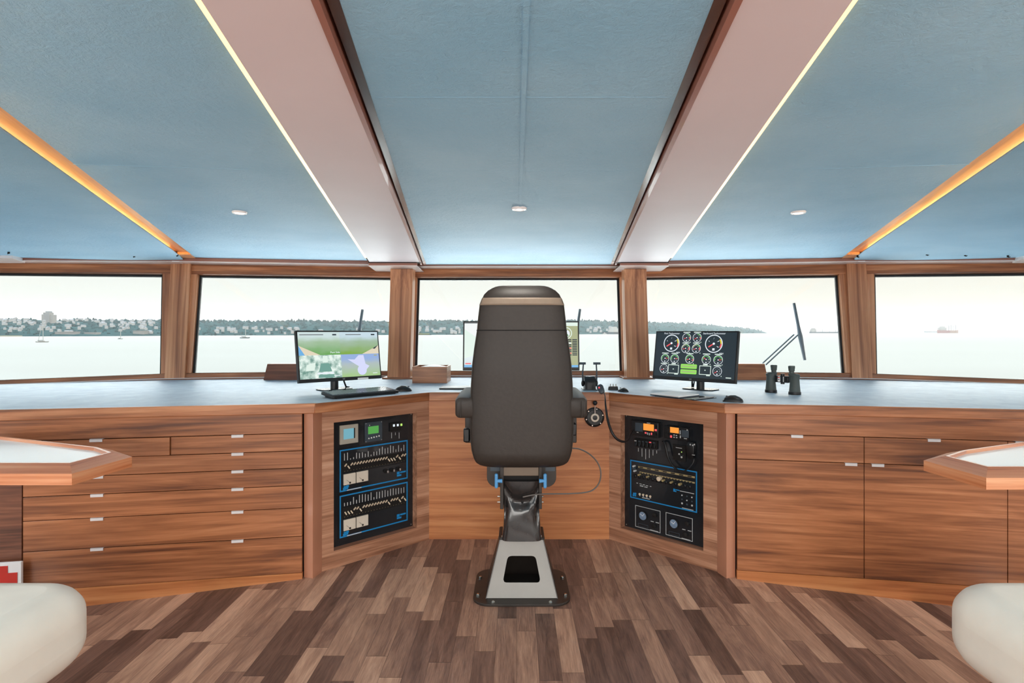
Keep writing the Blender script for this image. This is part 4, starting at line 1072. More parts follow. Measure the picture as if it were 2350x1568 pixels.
def circ(cx, cz, r, n=28, a0=0, a1=360): return [(cx + r * math.cos(R(a0 + (a1 - a0) * k / n)), cz + r * math.sin(R(a0 + (a1 - a0) * k / n))) for k in range(n if a1 - a0 == 360 else n + 1)]
def arcband(cx, cz, r0, r1, a0, a1, n=14):
    return [(cx + r1 * math.cos(R(a0 + (a1 - a0) * k / n)), cz + r1 * math.sin(R(a0 + (a1 - a0) * k / n))) for k in range(n + 1)] + [(cx + r0 * math.cos(R(a1 + (a0 - a1) * k / n)), cz + r0 * math.sin(R(a1 + (a0 - a1) * k / n))) for k in range(n + 1)]

MW, MH, MT = .59, .338, 9
cL = at(782, 816, 3.80); bL = at(769, 880, 3.84)
mL, X, SW, SH, dz = monitor('monitor', cL, PANG, MW, MH, MT, (bL.x, bL.y, 1), 'monitor showing four camera pictures on the left worktop', 'desktop monitors')
def grad(name, c0, c1, axis='Z', lo=-.1, hi=.1, c2=None):
    m, nt, b = newmat(name); b.inputs['Base Color'].default_value = (0, 0, 0, 1); b.inputs['Roughness'].default_value = .3
    tc = N(nt, 'ShaderNodeTexCoord'); sp = N(nt, 'ShaderNodeSeparateXYZ'); nt.links.new(tc.outputs['Generated'], sp.inputs[0])
    no = N(nt, 'ShaderNodeTexNoise', Scale=3., Detail=2.); nt.links.new(tc.outputs['Generated'], no.inputs['Vector'])
    ad = N(nt, 'ShaderNodeMath', operation='MULTIPLY_ADD'); ad.inputs[1].default_value = .35; nt.links.new(no.outputs['Fac'], ad.inputs[0]); nt.links.new(sp.outputs['XYZ'.index(axis)], ad.inputs[2])
    r = ramp(nt, [(.2, lin(c0)), (.7, lin(c2 or c1)), (1.05 if 0 else 1., lin(c1))]); nt.links.new(ad.outputs[0], r.inputs['Fac'])
    nt.links.new(r.outputs['Color'], b.inputs['Emission Color']); b.inputs['Emission Strength'].default_value = 1.; return m
M['cam1'] = grad('camera_green_left', (104, 166, 84), (206, 224, 224), c2=(164, 192, 160))
M['cam2'] = grad('camera_green_right', (128, 170, 72), (200, 220, 230), c2=(160, 186, 160))
M['cam4'] = grad('camera_blue', (164, 200, 136), (150, 176, 222), c2=(176, 190, 190))
def mottle(name, cols, scale=26.):
    m, nt, b = newmat(name); b.inputs['Base Color'].default_value = (0, 0, 0, 1)
    tc = N(nt, 'ShaderNodeTexCoord'); no = N(nt, 'ShaderNodeTexNoise', Scale=scale, Detail=4.); nt.links.new(tc.outputs['Object'], no.inputs['Vector'])
    r = ramp(nt, [(.35, lin(cols[0])), (.5, lin(cols[1])), (.62, lin(cols[2]))]); nt.links.new(no.outputs['Fac'], r.inputs['Fac'])
    nt.links.new(r.outputs['Color'], b.inputs['Emission Color']); b.inputs['Emission Strength'].default_value = 1.; return m
M['cam3'] = mottle('camera_deck', [(112, 152, 140), (190, 214, 204), (236, 248, 240)])
M['camdeck'] = glow('camera_deck_green', (112, 160, 148), 1.); M['camsand'] = glow('camera_sand', (226, 214, 188), 1.); M['camghost'] = glow('camera_ghost', (214, 218, 250), 1.); M['e_soft'] = glow('soft_white_display', (226, 242, 232), 1.)
S = [o_ for o_ in mL.children if o_.name.startswith('screen')][0]
f = scr(X, dz, S); w, h_ = SW / 2, SH / 2
f('camera_picture', [(-w, 0), (0, 0), (0, h_), (-w, h_)], 'cam1'); f('camera_picture', [(0, 0), (w, 0), (w, h_), (0, h_)], 'cam2')
f('camera_picture', [(-w, -h_), (0, -h_), (0, 0), (-w, 0)], 'cam3'); f('camera_picture', [(0, -h_), (w, -h_), (w, 0), (0, 0)], 'cam4')
f('picture_shape', [(-w, h_ * .42), (-w * .5, 0), (-w, 0)], 'camsand'); f('picture_shape', [(w, h_ * .38), (w * .55, 0), (w, 0)], 'camsand')
f('picture_shape', [(-w, h_ * .42), (-w * .86, .0), (-w, 0)], 'e_blue'); f('picture_shape', [(w, h_ * .40), (w * .84, h_ * .24), (w * .9, h_ * .22)], 'e_dark')
f('picture_shape', [(-w * .56, -h_ * .72), (-w * .24, -h_ * .72), (-w * .3, -h_ * .36), (-w * .5, -h_ * .36)], 'camdeck')
f('picture_shape', [(-w * .58, -h_ * .97), (-w * .18, -h_ * .97), (-w * .2, -h_ * .84), (-w * .56, -h_ * .84)], 'camdeck')
f('picture_shape', [(-w * .6, -h_ * .82), (-w * .2, -h_ * .82), (-w * .2, -h_ * .75), (-w * .6, -h_ * .75)], 'e_white')
f('picture_shape', [(-w * .86, -h_ * .66), (-w * .66, -h_ * .66), (-w * .62, -h_ * .3), (-w * .84, -h_ * .42)], 'e_soft')
f('picture_shape', [(-w * .45, -h_ * .32), (-w * .33, -h_ * .32), (-w * .33, -h_ * .04), (-w * .45, -h_ * .04)], 'e_soft')
f('picture_shape', [(w * .16, -h_ * .22), (w * .34, -h_ * .24), (w * .45, -h_ * .05), (w * .58, -h_ * .05), (w * .62, -h_ * .45), (w * .72, -h_ * .55), (w * .62, -h_ * .74), (w * .52, -h_ * .68), (w * .44, -h_ * .55)], 'camghost')
f('picture_shape', circ(w * .52, -h_ * .72, w * .12), 'camghost')
for x0, x1, z0, z1, mt in ((-.96, -.4, .86, .9, 'e_grey'), (.15, .55, .86, .9, 'e_grey'), (-.18, -.08, .85, .91, 'e_dark'), (.82, .92, .85, .91, 'e_dark'), (.86, .94, -.1, -.05, 'e_olive'), (.8, .92, -.9, -.87, 'e_white'), (-.2, -.05, -.93, -.9, 'e_white')):
    f('overlay_text', [(x0 * w, z0 * h_), (x1 * w, z0 * h_), (x1 * w, z1 * h_), (x0 * w, z1 * h_)], mt)
text_mesh('overlay_text', 'Port Side', .018, 'e_white', S, X @ Matrix.Translation((-.14 * w, -.004, dz + .1 * h_)) @ FACE)
text_mesh('maker_mark', 'LG', .013, 'label', mL, X @ Matrix.Translation((.01, -.0008, -MH / 2 + .011)) @ FACE)
MB(X).box(.11, .19, -.004, .002, -MH / 2 - .002, -MH / 2 + .012).build('white_tag', 'paper', mL, bevel=.002)
MB().tube([(.07, .01, .10), (.075, .02, .05), (.095, .03, .012), (.12, .03, .006)], .006, 8).build('cable', 'black', mL, smooth=True)

cR = at(1591.5, 817, 3.80); bR = at(1606, 880, 3.84)
mR, X, SW, SH, dz = monitor('monitor', cR, -PANG, MW, MH, MT, (bR.x, bR.y, 1), 'monitor showing engine gauges on a dark screen on the right worktop', 'desktop monitors')
S = [o_ for o_ in mR.children if o_.name.startswith('screen')][0]
f = scr(X, dz, S); w, h_ = SW / 2, SH / 2
def g2(px, py):   # read from the enlarged view of the monitor: screen runs 165..2095 (top) over 65..1180/1330
    v = (py - 75 - (px - 165) * .018) / 1215.; l = 165 - 135 * v; rgt = 2095 - 125 * v
    u = (px - l) / (rgt - l); yt = 65 + 30 * u; yb = 1190 + 150 * u; v = (py - yt) / (yb - yt)
    return (-MW / 2 + MW * u, MH / 2 - MH * v - dz)
def dial(px, py, r, arcs, needle, head=.8, big=False):
    x, z = g2(px, py); k = .00030; r *= k
    f('gauge_ring', arcband(x, z, r * .9, r, 0, 359.9, 30), 'e_white')
    for a0, a1, mt in arcs: f('gauge_arc', arcband(x, z, r * (.68 if not big else .74), r * .88, a0, a1, 10), mt)
    for k_ in range(7 if not big else 5):
        a = R(215 - 250 * k_ / (6 if not big else 4)); f('gauge_tick', [(x + r * .45 * math.cos(a) - r * .07, z + r * .45 * math.sin(a)), (x + r * .66 * math.cos(a), z + r * .66 * math.sin(a) - r * .06), (x + r * .66 * math.cos(a), z + r * .66 * math.sin(a) + r * .06)], 'e_white')
    a = R(needle); nx, nz = math.cos(a), math.sin(a)
    f('gauge_needle', [(x - nz * r * .06, z + nx * r * .06), (x + nz * r * .06, z - nx * r * .06), (x + nx * r * .7 + nz * r * .07, z + nz * r * .7 - nx * r * .07), (x + nx * r * .7 - nz * r * .07, z + nz * r * .7 + nx * r * .07)], 'e_red')
    f('gauge_hub', circ(x, z, r * .13, 12), 'e_white'); f('gauge_value', [(x - r * .13, z - r * .75), (x + r * .13, z - r * .75), (x + r * .13, z - r * .5), (x - r * .13, z - r * .5)], 'e_white')
    if not big:
        f('gauge_caption', [(x - r * head, z + r * 1.08), (x + r * head, z + r * 1.08), (x + r * head, z + r * 1.26), (x - r * head, z + r * 1.26)], 'e_soft')
        f('gauge_unit', [(x + r * .85, z - r * 1.1), (x + r * 1.0, z - r * 1.1), (x + r * 1.0, z - r * .9), (x + r * .85, z - r * .9)], 'e_soft')
    return x, z, r
for px, py, cap in ((552, 362, 'Port Tachometer'), (1545, 392, 'Starboard Tachometer')):
    x, z, r = dial(px, py, 200, ((0, 35, 'e_yellow'), (-30, 0, 'e_red')), 212, big=True)
    text_mesh('gauge_caption', cap, .0165, 'e_white', S, X @ Matrix.Translation((x, -.006, dz + z + r * 1.12)) @ FACE)
    text_mesh('gauge_unit', 'RPM', .014, 'e_white', S, X @ Matrix.Translation((x + r * .95, -.006, dz + z - r * 1.08)) @ FACE)
for px, py, ar, nd in ((925, 238, ((10, 90, 'e_green'), (-25, 10, 'e_red')), 205), (1175, 242, ((10, 90, 'e_green'), (-25, 10, 'e_red')), 210),
                       (897, 492, ((90, 170, 'e_olive'), (20, 90, 'e_green'), (-25, 20, 'e_red')), 195), (1147, 500, ((90, 170, 'e_olive'), (20, 90, 'e_green'), (-25, 20, 'e_red')), 200),
                       (388, 722, ((0, 200, 'e_green'),), 5), (625, 732, ((0, 200, 'e_green'),), 0), (988, 748, ((0, 200, 'e_green'), (-30, 0, 'e_red')), 195),
                       (1370, 768, ((0, 200, 'e_green'),), 150), (1635, 782, ((0, 200, 'e_green'),), 5), (358, 968, (), 205), (1605, 1050, (), 215)):
    dial(px, py, 104, ar, nd)
for px, py in ((595, 980), (1338, 1022)):
    x, z = g2(px, py)
    for q in ((-.04, .04, .026, .030), (-.04, .04, -.030, -.026), (-.04, -.036, -.03, .03), (.036, .04, -.03, .03), (-.004, .004, -.003, .003), (-.016, .016, .033, .040), (.01, .036, -.037, -.031)):
        f('tank_box', [(x + q[0], z + q[2]), (x + q[1], z + q[2]), (x + q[1], z + q[3]), (x + q[0], z + q[3])], 'e_soft')
for px, py in ((968, 925), (955, 1052)):
    x, z = g2(px, py); f('status_bar', rrect(x - .058, x + .058, z - .015, z + .015, .006), 'e_lime'); f('status_text', [(x - .05, z - .003), (x + .05, z - .003), (x + .05, z + .003), (x - .05, z + .003)], 'e_olive')
x, z = g2(1850, 1215); f('overlay_text', [(x - .02, z - .002), (x + .015, z - .002), (x + .015, z + .004), (x - .02, z + .004)], 'e_soft')
text_mesh('maker_mark', 'LG', .013, 'label', mR, X @ Matrix.Translation((-.01, -.0008, -MH / 2 + .011)) @ FACE)
MB().tube([(-.06, .01, .10), (-.065, .02, .05), (-.07, .03, .012)], .006, 8).tube([(-.05, .01, .10), (-.05, .02, .05), (-.062, .03, .012)], .005, 8).build('cable', 'black', mR, smooth=True)

cC = at(1196, 793.5, 4.10)
mC, X, SW, SH, dz = monitor('monitor', cC, 0, .842, .358, 6, (cC.x, 4.16, 1), 'wide monitor with pale chart screen half hidden behind the helm chair', 'desktop monitors')
S = [o_ for o_ in mC.children if o_.name.startswith('screen')][0]
f = scr(X, dz, S); w, h_ = SW / 2, SH / 2
M['e_chart'] = grad('chart_display', (206, 226, 230), (240, 244, 244))
f('chart', [(-w, -h_), (w * .62, -h_), (w * .62, h_), (-w, h_)], 'e_chart'); f('side_bar', [(w * .62, -h_), (w, -h_), (w, h_), (w * .62, h_)], 'e_olive')
f('title_bar', [(w * .62, h_ * .84), (w, h_ * .84), (w, h_), (w * .62, h_)], 'e_soft'); f('title_bar', [(-w, h_ * .95), (-w * .6, h_ * .95), (-w * .6, h_), (-w, h_)], 'e_grey')
f('chart_land', [(-w, h_ * .7), (-w * .8, h_ * .35), (-w * .7, -h_ * .2), (-w * .8, -h_ * .45), (-w, -h_ * .6)], 'e_soft')
f('compass_ring', arcband(w * .79, h_ * .52, .038, .044, 0, 359.9, 28), 'e_soft'); f('compass', circ(w * .79, h_ * .5, .028), 'e_white')
f('compass_mark', [(w * .77, h_ * .4), (w * .84, h_ * .4), (w * .82, h_ * .48), (w * .78, h_ * .48)], 'e_green')
rr_ = random.Random(5)
for i in range(10):
    for j in range(3):
        x = w * (.70 + .1 * j); z = h_ * (.2 - .075 * i)
        f('data_cell', [(x, z), (x + w * .085, z), (x + w * .085, z + h_ * .05), (x, z + h_ * .05)], 'e_dark' if j == 2 or (i + j) % 3 else ('e_white' if i < 5 else 'e_red'))
f('task_bar', [(-w, -h_), (w, -h_), (w, -h_ * .9), (-w, -h_ * .9)], 'e_blue'); f('task_icon', [(-w * .98, -h_ * .86), (-w * .88, -h_ * .86), (-w * .88, -h_ * .81), (-w * .98, -h_ * .81)], 'e_red')

# ---- wiper motor covers and open tray
def cover(s, label):
    # frustum-like wooden cover standing on the worktop against the sill
    x0, x1 = (-2.055, -1.71) if s < 0 else (1.76, 2.045)
    sl = -.15 * s
    y0 = 4.60
    t = tag(MB().hexa([(x0, y0 + .0, ZW), (x1, y0 + .0 + abs(0), ZW), (x1 - .004, y0 + .15, ZW), (x0 + .004, y0 + .15, ZW),
                   (x0 + .012, y0 + .045, 1.088), (x1 - .008, y0 + .045, 1.088), (x1 - .012, y0 + .15, 1.088), (x0 + .016, y0 + .15, 1.088)]).build('wiper_motor_cover', 'wdk_x' if s < 0 else 'wal_x2', bevel=.003), label, 'box', 'wooden covers on the worktop')
    return t
cover(-1, 'dark walnut box cover against the window left of the camera monitor')
cover(1, 'walnut box cover against the window right of the gauge monitor')
t = thing('wooden_tray', 'open walnut tray box holding white papers beside the left pillar', 'box', (-.662, 4.32, ZW))
w2, d2, h2, th = .132, .26, .126, .012
MB().box(-w2, w2, 0, th, 0, h2).build('front', 'wal_x', t, bevel=.001); MB().box(-w2, w2, d2 - th, d2, 0, h2).build('rear', 'wal_x', t, bevel=.001)
for s in (-1, 1): MB().box(min(s * w2, s * (w2 - th)), max(s * w2, s * (w2 - th)), th, d2 - th, 0, h2).build('side', 'wal_y', t, bevel=.001)
MB().box(-w2 + th, w2 - th, th, d2 - th, 0, .01).build('bottom', 'wal_y', t)
m = MB(); 
vs = []; fs = []
for i in range(7):
    for j in range(4):
        u = i / 6; v = j / 3; vs.append((-.10 + .205 * u, .02 + .20 * v, .108 + .022 * math.sin(math.pi * (u * .8 + .1)) * v - .01 * (1 - v)))
for i in range(6):
    for j in range(3): fs.append((i * 4 + j, i * 4 + j + 1, (i + 1) * 4 + j + 1, (i + 1) * 4 + j))
o = m.add(vs, fs).build('paper_sheets', 'paper', smooth=True); o.location = (-.662, 4.32, ZW); md = o.modifiers.new('t', 'SOLIDIFY'); md.thickness = .012; md.offset = -1
tag(o, 'white papers curling out of the open walnut tray', 'papers')

# ---- keyboard and mice
kx = Matrix.Translation((-.96, 3.50, 0))
t = thing('keyboard', 'black keyboard in front of the camera monitor', 'keyboard', (-.96, 3.50, ZW), R(45))
X = Matrix.Rotation(R(5), 4, 'X')
MB(X).prism(rrect(-.226, .226, -.078, .078, .012), .010, .026).build('case', 'black', t, bevel=.003)
m = MB(X)
for j in range(6):
    y = .060 - .0215 * j - (.004 if j else 0); x = -.215
    while x < .205:
        wd = .0155 if not (j == 5 and -.13 < x < .0) else .10
        if j == 0 and int((x + .215) / .0185) in (1, 6, 11): x += .0185; continue
        if x + wd > .215: break
        m.box(x, x + wd, y - .0085, y + .0085, .026, .031); x += wd + .003
m.build('keys', plain('grey_keycaps', (96, 108, 118), .3, coat=.3), t)
for s in (-1, 1): MB().box(s * .18 - .02, s * .18 + .02, .045, .07, 0, .015).build('foot', 'black', t)
MB().box(-.2, .2, -.075, -.05, 0, .012).build('foot', 'black', t)
def mouse(x, y, rz, label, group, k=1.):
    t = thing('computer_mouse', label, 'mouse', (x, y, ZW), rz, group)
    rings = []
    for yy, ww, hh in ((-.052, .012, .010), (-.048, .022, .018), (-.035, .029, .029), (-.012, .031, .038), (.015, .030, .036), (.038, .028, .026), (.050, .023, .016), (.054, .014, .010)):
        rings.append([(ww * k * math.cos(a), yy * k, max(0, hh * k * math.sin(a) ** .8 if math.sin(a) > 0 else 0)) for a in [math.pi * i / 12 for i in range(13)]])
    MB().loft(rings).build('body', 'black', t, smooth=True)
    MB().cyl((-.004, .034 * k, .028 * k), (.004, .034 * k, .028 * k), .006, n=12).build('scroll_wheel', 'gunmetal', t, smooth=True)
mouse(-.748, 3.745, R(-70), 'black mouse between the keyboard and the open tray', 'computer mice')
mouse(1.215, 3.175, R(60), 'black mouse near the worktop edge right of the notepad', 'computer mice')
mouse(.70, 3.71, R(30), 'small black mouse near the angled edge beside the black switch box', 'computer mice', .72)
# tablet left of the chair
t = thing('tablet', 'flat black tablet lying on the worktop left of the chair', 'tablet', (-.405, 3.93, ZW))
MB().prism(rrect(-.12, .12, -.09, .09, .012), 0, .011).build('case', 'black', t, bevel=.002); MB().box(-.108, .108, -.078, .078, .011, .0115).build('screen', 'gunmetal', t)
# throttle head
t = thing('throttle_control', 'black twin-lever throttle on the worktop right of the chair', 'throttle', (.499, 3.86, ZW))
m = MB(); rings = []
for x in (-.036, -.030, -.002, .002, .030, .036):
    k = .93 if abs(x) > .033 else (.96 if abs(x) < .003 else 1)
    rings.append([(x, .055 * k * math.cos(a), .0 if math.sin(a) < 0.01 else .034 + .060 * k * math.sin(a)) if not math.sin(a) < .01 else (x, .055 * k * math.cos(a), 0.0) for a in [math.pi * i / 14 for i in range(15)]])
m.loft(rings).build('housing', 'black', t, smooth=True)
MB().prism(rrect(-.05, .05, -.075, .075, .015), 0, .006).build('base_plate', 'gunmetal', t, bevel=.0015)
for s in (-1, 1):
    x = s * .046
    lv = MB().tube([(x, 0, .045), (x + s * .002, -.006, .11), (x - s * .002, -.012, .172)], [.0065, .005, .0045], 10).build('lever', 'gunmetal', t, smooth=True)
    MB().cyl((x - .026 + s * .004, -.012, .178), (x + .022 + s * .004, -.012, .178), .008, n=12).build('grip', 'gunmetal', lv, smooth=True)
    MB().ball((x, 0, .042), .014, .8, 1, 1.6).build('hub', 'black', t, smooth=True)
# handset on the worktop edge, its coiled cord dropping to the radio
hp = at(1383.5, 890, 3.66)
t = thing('radio_handset', 'grey handset with red button hanging over the worktop edge', 'handset', (hp.x, hp.y, ZW - .005), R(-18), 'radio handsets')
handset(MB(Matrix.Rotation(R(-25), 4, 'X') @ Matrix.Rotation(R(-28), 4, 'Y') @ Matrix.Translation((0, 0, .026))), .044, .062, .03).build('body', 'gunmetal', t, smooth=True)
MB(Matrix.Rotation(R(-25), 4, 'X') @ Matrix.Rotation(R(-28), 4, 'Y')).lathe([(.0055, -.029), (.0055, -.034), (.0004, -.035)], 10, (-.006, 0, .034), 'Y').build('button', 'e_red', t)
rp = fr.w(*((lambda q: (q[0], PO - .02, q[1]))(pt(FPR, lambda a, b: (a, b), 1454, 985, PO - .02))))
P = [at(1386, 899, 3.60), at(1388.5, 910, 3.56), at(1390, 932, 3.50), at(1395, 965, 3.45), at(1404, 992, 3.42), at(1416, 1008, 3.42), at(1430, 1014, 3.44), at(1439, 1011, 3.47), at(1446, 1001, 3.51), rp]
inv = (Matrix.Translation((hp.x, hp.y, ZW - .005)) @ Matrix.Rotation(R(-18), 4, 'Z')).inverted()
MB().tube(smooth_path([inv @ p for p in P]), smooth_r([.003, .003, .0055, .008, .008, .0078, .007, .004, .0026, .0024]), 10).build('cord', 'black', t, smooth=True)
# small black box with switches
t = thing('switch_box', 'small black box with switches beside the handset on the worktop', 'switch box', (.655, 3.83, ZW), R(-8))
MB().hexa([(-.034, -.02, 0), (.034, -.02, 0), (.034, .04, 0), (-.034, .04, 0), (-.030, -.014, .024), (.030, -.014, .024), (.03, .036, .024), (-.03, .036, .024)]).build('housing', 'black', t, bevel=.002)
for x in (-.018, 0, .018): MB().box(x - .004, x + .004, .005, .015, .024, .04).build('toggle', 'label', t, bevel=.001)
# notepad on a dark clipboard
t = thing('clipboard', 'thin dark glossy clipboard under the notepad near the right console edge', 'clipboard', (1.005, 3.42, ZW), R(-53))
MB().prism(rrect(-.125, .165, -.112, .104, .006), 0, .004).build('board', 'panelblack', t, bevel=.001)
MB().box(.135, .155, -.10, .09, .004, .009).build('clip', 'alu', t, bevel=.002)
t = thing('notepad', 'blank white notepad lying on the right worktop before the gauge monitor', 'notepad', (.9625, 3.446, ZW + .004), R(-53))
MB().box(-.105, .105, -.10, .10, 0, .006).build('cover', 'gunmetal', t, bevel=.001); MB().box(-.104, .104, -.099, .099, .006, .013).build('pages', 'paper', t, bevel=.001)
# binoculars standing on their objectives
A_, B_ = Vector((1.649, 3.67, ZW)), Vector((1.742, 3.545, ZW)); mid = (A_ + B_) / 2; d = (B_ - A_); an = math.atan2(d.y, d.x); hw = d.length / 2
t = thing('binoculars', 'grey-green binoculars standing upright on the right worktop', 'binoculars', mid, an)
for s in (-1, 1):
    x = s * hw; q = s * .058
    brl = MB().lathe([(.0005, 0), (.0345, 0), (.036, .003), (.0355, .016), (.033, .02), (.029, .06), (.0265, .10), (.030, .112), (.031, .120), (.024, .128), (.0005, .129)], 26, (x, 0, 0)).build('barrel', 'bino', t, smooth=True)
    MB().lathe([(.0362, .001), (.0366, .004), (.0362, .017), (.034, .018)], 26, (x, 0, 0)).build('objective_ring', 'black', brl, smooth=True)
    MB().hexa([(x - s * .0 - .02, -.022, .075), (x + .02, -.022, .075), (x + .02, .022, .075), (x - .02, .022, .075), (min(x, q) - .016, -.02, .132), (max(x, q) + .016, -.02, .132), (max(x, q) + .016, .02, .132), (min(x, q) - .016, .02, .132)]).build('prism_housing', 'bino', t, bevel=.008, seg=3)
    MB().lathe([(.015, .12), (.015, .145), (.018, .147), (.0185, .160), (.0195, .162), (.020, .176), (.017, .179), (.0005, .178)], 22, (q, 0, 0)).build('eyepiece', 'bino', t, smooth=True)
MB().box(-.045, .045, -.014, .014, .07, .112).build('bridge', 'black', t, bevel=.005)
MB().cyl((0, 0, .06), (0, 0, .125), .012, n=16).build('focus_wheel', 'black', t, smooth=True)
MB().box(-.024, -.008, -.0165, -.013, .075, .108).build('white_tag', 'paper', t, bevel=.001); MB().box(.010, .016, -.0165, -.013, .075, .108).build('white_tag', 'label', t, bevel=.001)
MB().box(-.023, -.009, -.0172, -.016, .098, .104).build('red_mark', 'red', t); MB().box(-.020, -.012, -.0172, -.016, .086, .092).build('dark_mark', 'gap', t)
# ================================================================ CEILING LIGHTS AND HOOKS
def downlight(c, label):
    t = thing('downlight', label, 'light', c, 0, 'round ceiling downlights')
    MB().lathe([(.036, 0), (.037, -.004), (.033, -.010), (.024, -.011), (.021, -.006), (.0205, -.001)], 32).build('ring', 'white', t, smooth=True)
    MB().lathe([(.0206, -.003), (.0004, -.0035)], 24).build('lens', 'e_lamp', t)
    return t
def atc(px, py, z): return at(px, py, (z - HC) * F / (VY - py))
DL = [atc(1191.5, 477, ZC), atc(550, 486, ZP), atc(1832, 486, ZP)]
downlight(DL[0], 'round white downlight on the middle seam of the ceiling')
downlight(DL[1], 'round white downlight in the left blue ceiling panel')
downlight(DL[2], 'round white downlight in the right blue ceiling panel')
for px, py, lab in ((20, 580, 'tiny black hook at the outer left end of the ceiling'), (308, 588, 'tiny black hook in the middle of the left outer ceiling panel'), (407, 586, 'tiny black hook near the left golden batten'),
                    (1968, 588.5, 'tiny black hook near the right golden batten'), (2127, 584, 'tiny black hook on the right outer panel, second from the batten'), (2215, 585.5, 'tiny black hook on the right outer panel, third from the batten'), (2313, 588, 'tiny black hook at the outer right end of the ceiling')):
    xr = abs((px - VX) / F * 4.25); r0 = brd(4.25, .10)
    z = HC + .592 - .034 * (xr - r0) - .004
    p = atc(px, py + 1, z)
    t = thing('ceiling_hook', lab, 'hook', (p.x, p.y, z), 0, 'tiny black hooks in the outer ceiling panels')
    MB().cyl((0, 0, .012), (0, 0, -.004), .007, .007, 10).build('stud', 'gap', t); MB().tube([(0, 0, -.003), (0, -.008, -.007), (.006, -.014, -.003)], .0025, 6).build('hook', 'gap', t)

# ================================================================ OUTSIDE
def wiper(pts, arm, label, pivot=None):
    t = thing('window_wiper', label, 'wiper', pts[0], 0, 'window wipers'); o = Vector(pts[0])
    d = [Vector(p) - o for p in pts]
    MB().tube([d[0], d[0] * .6 + d[1] * .4, d[0] * .4 + d[1] * .6, d[1]], [.012, .014, .02, .012] if arm else [.011] * 4, 8).build('blade', 'gunmetal', t, smooth=True)
    for a, b in arm:
        MB().cyl(Vector(a) - o, Vector(b) - o, .0065, n=8).build('arm', 'gunmetal', t, smooth=True)
wiper((at(1822, 696, 5.06), at(1847, 827, 4.97)), ((at(1750, 834, 4.98), at(1822, 768, 5.02)), (at(1757, 838, 4.98), at(1831, 769, 5.02))), 'wiper with twin arm outside the window right of the gauge monitor')
wiper((at(832, 711, 5.10), at(818, 800, 5.02)), ((at(780, 845, 5.02), at(824, 765, 5.05)),), 'wiper blade outside the window rising behind the camera monitor')
wiper((at(1331, 710, 5.25), at(1318, 800, 5.17)), ((at(1270, 846, 5.14), at(1324, 765, 5.2)),), 'wiper blade outside the middle window beside the wide monitor')

EH = 5.5; ZWAT = HC - EH
mb = MB(); mb.add([(-7000, 7, ZWAT), (7000, 7, ZWAT), (7000, 9000, ZWAT), (-7000, 9000, ZWAT)], [(0, 1, 2, 3)])
tag(mb.build('water', 'water'), kind='structure')
def itp(tab, x):
    for (a, va), (b, vb) in zip(tab[:-1], tab[1:]):
        if x <= b: return va + (vb - va) * max(0, (x - a)) / (b - a)
    return tab[-1][1]
SHORE = [(-200, 772.6), (0, 772.4), (200, 772), (370, 771), (440, 770.3), (900, 769.2), (1020, 768.6), (1420, 767.2), (1600, 766), (1765, 765)]
RIDGE = [(-200, 736), (0, 734), (60, 732), (110, 735), (200, 733), (300, 735), (400, 736), (500, 737), (600, 737.5), (700, 737), (800, 739), (900, 739), (955, 736), (1020, 736), (1100, 737), (1340, 735), (1400, 737), (1490, 739), (1560, 741), (1650, 748), (1700, 751), (1745, 757.5), (1765, 764)]
def shoreD(px): return EH * F / (itp(SHORE, px) - VY)
def hillpt(px, t):
    """t 0 at the water's edge .. 1 on the ridge"""
    D = shoreD(px); Dr = D * (1 + .55 * t); py = itp(RIDGE, px)
    ztop = (VY - py - 1.5) / F * D * 1.55 + HC
    z = ZWAT + .3 + (ztop - ZWAT) * (t ** .85)
    return Vector(((px - VX) / F * Dr, Dr, z))
M['hill'] = plain('wooded_hillside', (16, 34, 35), .9, noise=.5, nscale=.03)
M['tree'] = plain('tree_canopy', (12, 31, 32), .9, noise=.75, nscale=.05)
M['rock'] = plain('shore_rocks', (72, 70, 64), .9, noise=.3, nscale=.2)
M['house'] = plain('pale_house_wall', (104, 101, 98), .8, noise=.1, nscale=.02)
M['roof'] = plain('grey_house_roof', (86, 86, 88), .8, noise=.2, nscale=.02)
M['concrete'] = plain('pale_concrete', (92, 88, 84), .8, noise=.08, nscale=.1)
M['hullwhite'] = plain('white_hull', (112, 110, 106), .4); M['hullgrey'] = plain('grey_hull', (38, 44, 48), .6); M['hullred'] = plain('red_oxide_hull', (84, 40, 34), .6); M['hullrust'] = plain('pale_rust_hull', (98, 74, 62), .6)
M['sand'] = plain('pale_sand', (104, 94, 76), .9); M['yellowgreen'] = plain('yellow_green_deck_load', (80, 80, 48), .8)
for k_m in ('hill', 'tree', 'rock', 'house', 'roof', 'concrete', 'hullwhite', 'hullgrey', 'hullred', 'hullrust', 'sand', 'yellowgreen'):
    M[k_m].node_tree.nodes['Principled BSDF'].inputs['Specular IOR Level'].default_value = 0.
pxs = list(range(-200, 1766, 15)) + [1765]; T_ = [0, .03, .15, .3, .5, .75, 1., 1.15]
vs = [hillpt(px, min(t, 1)) + (Vector((0, 60, -6)) if t > 1 else Vector((0, 0, 0))) for px in pxs for t in T_]
n = len(T_); fs = [(i * n + j, i * n + j + 1, (i + 1) * n + j + 1, (i + 1) * n + j) for i in range(len(pxs) - 1) for j in range(n - 1)]
tag(MB().add(vs, fs).build('hills', 'hill', smooth=True), kind='structure')
rt = random.Random(11)
mb = MB()
ICO = [(0, 0, 1), (.9, 0, .35), (.28, .85, .35), (-.72, .53, .35), (-.72, -.53, .35), (.28, -.85, .35), (.72, .53, -.35), (-.28, .85, -.35), (-.9, 0, -.35), (-.28, -.85, -.35), (.72, -.53, -.35), (0, 0, -1)]
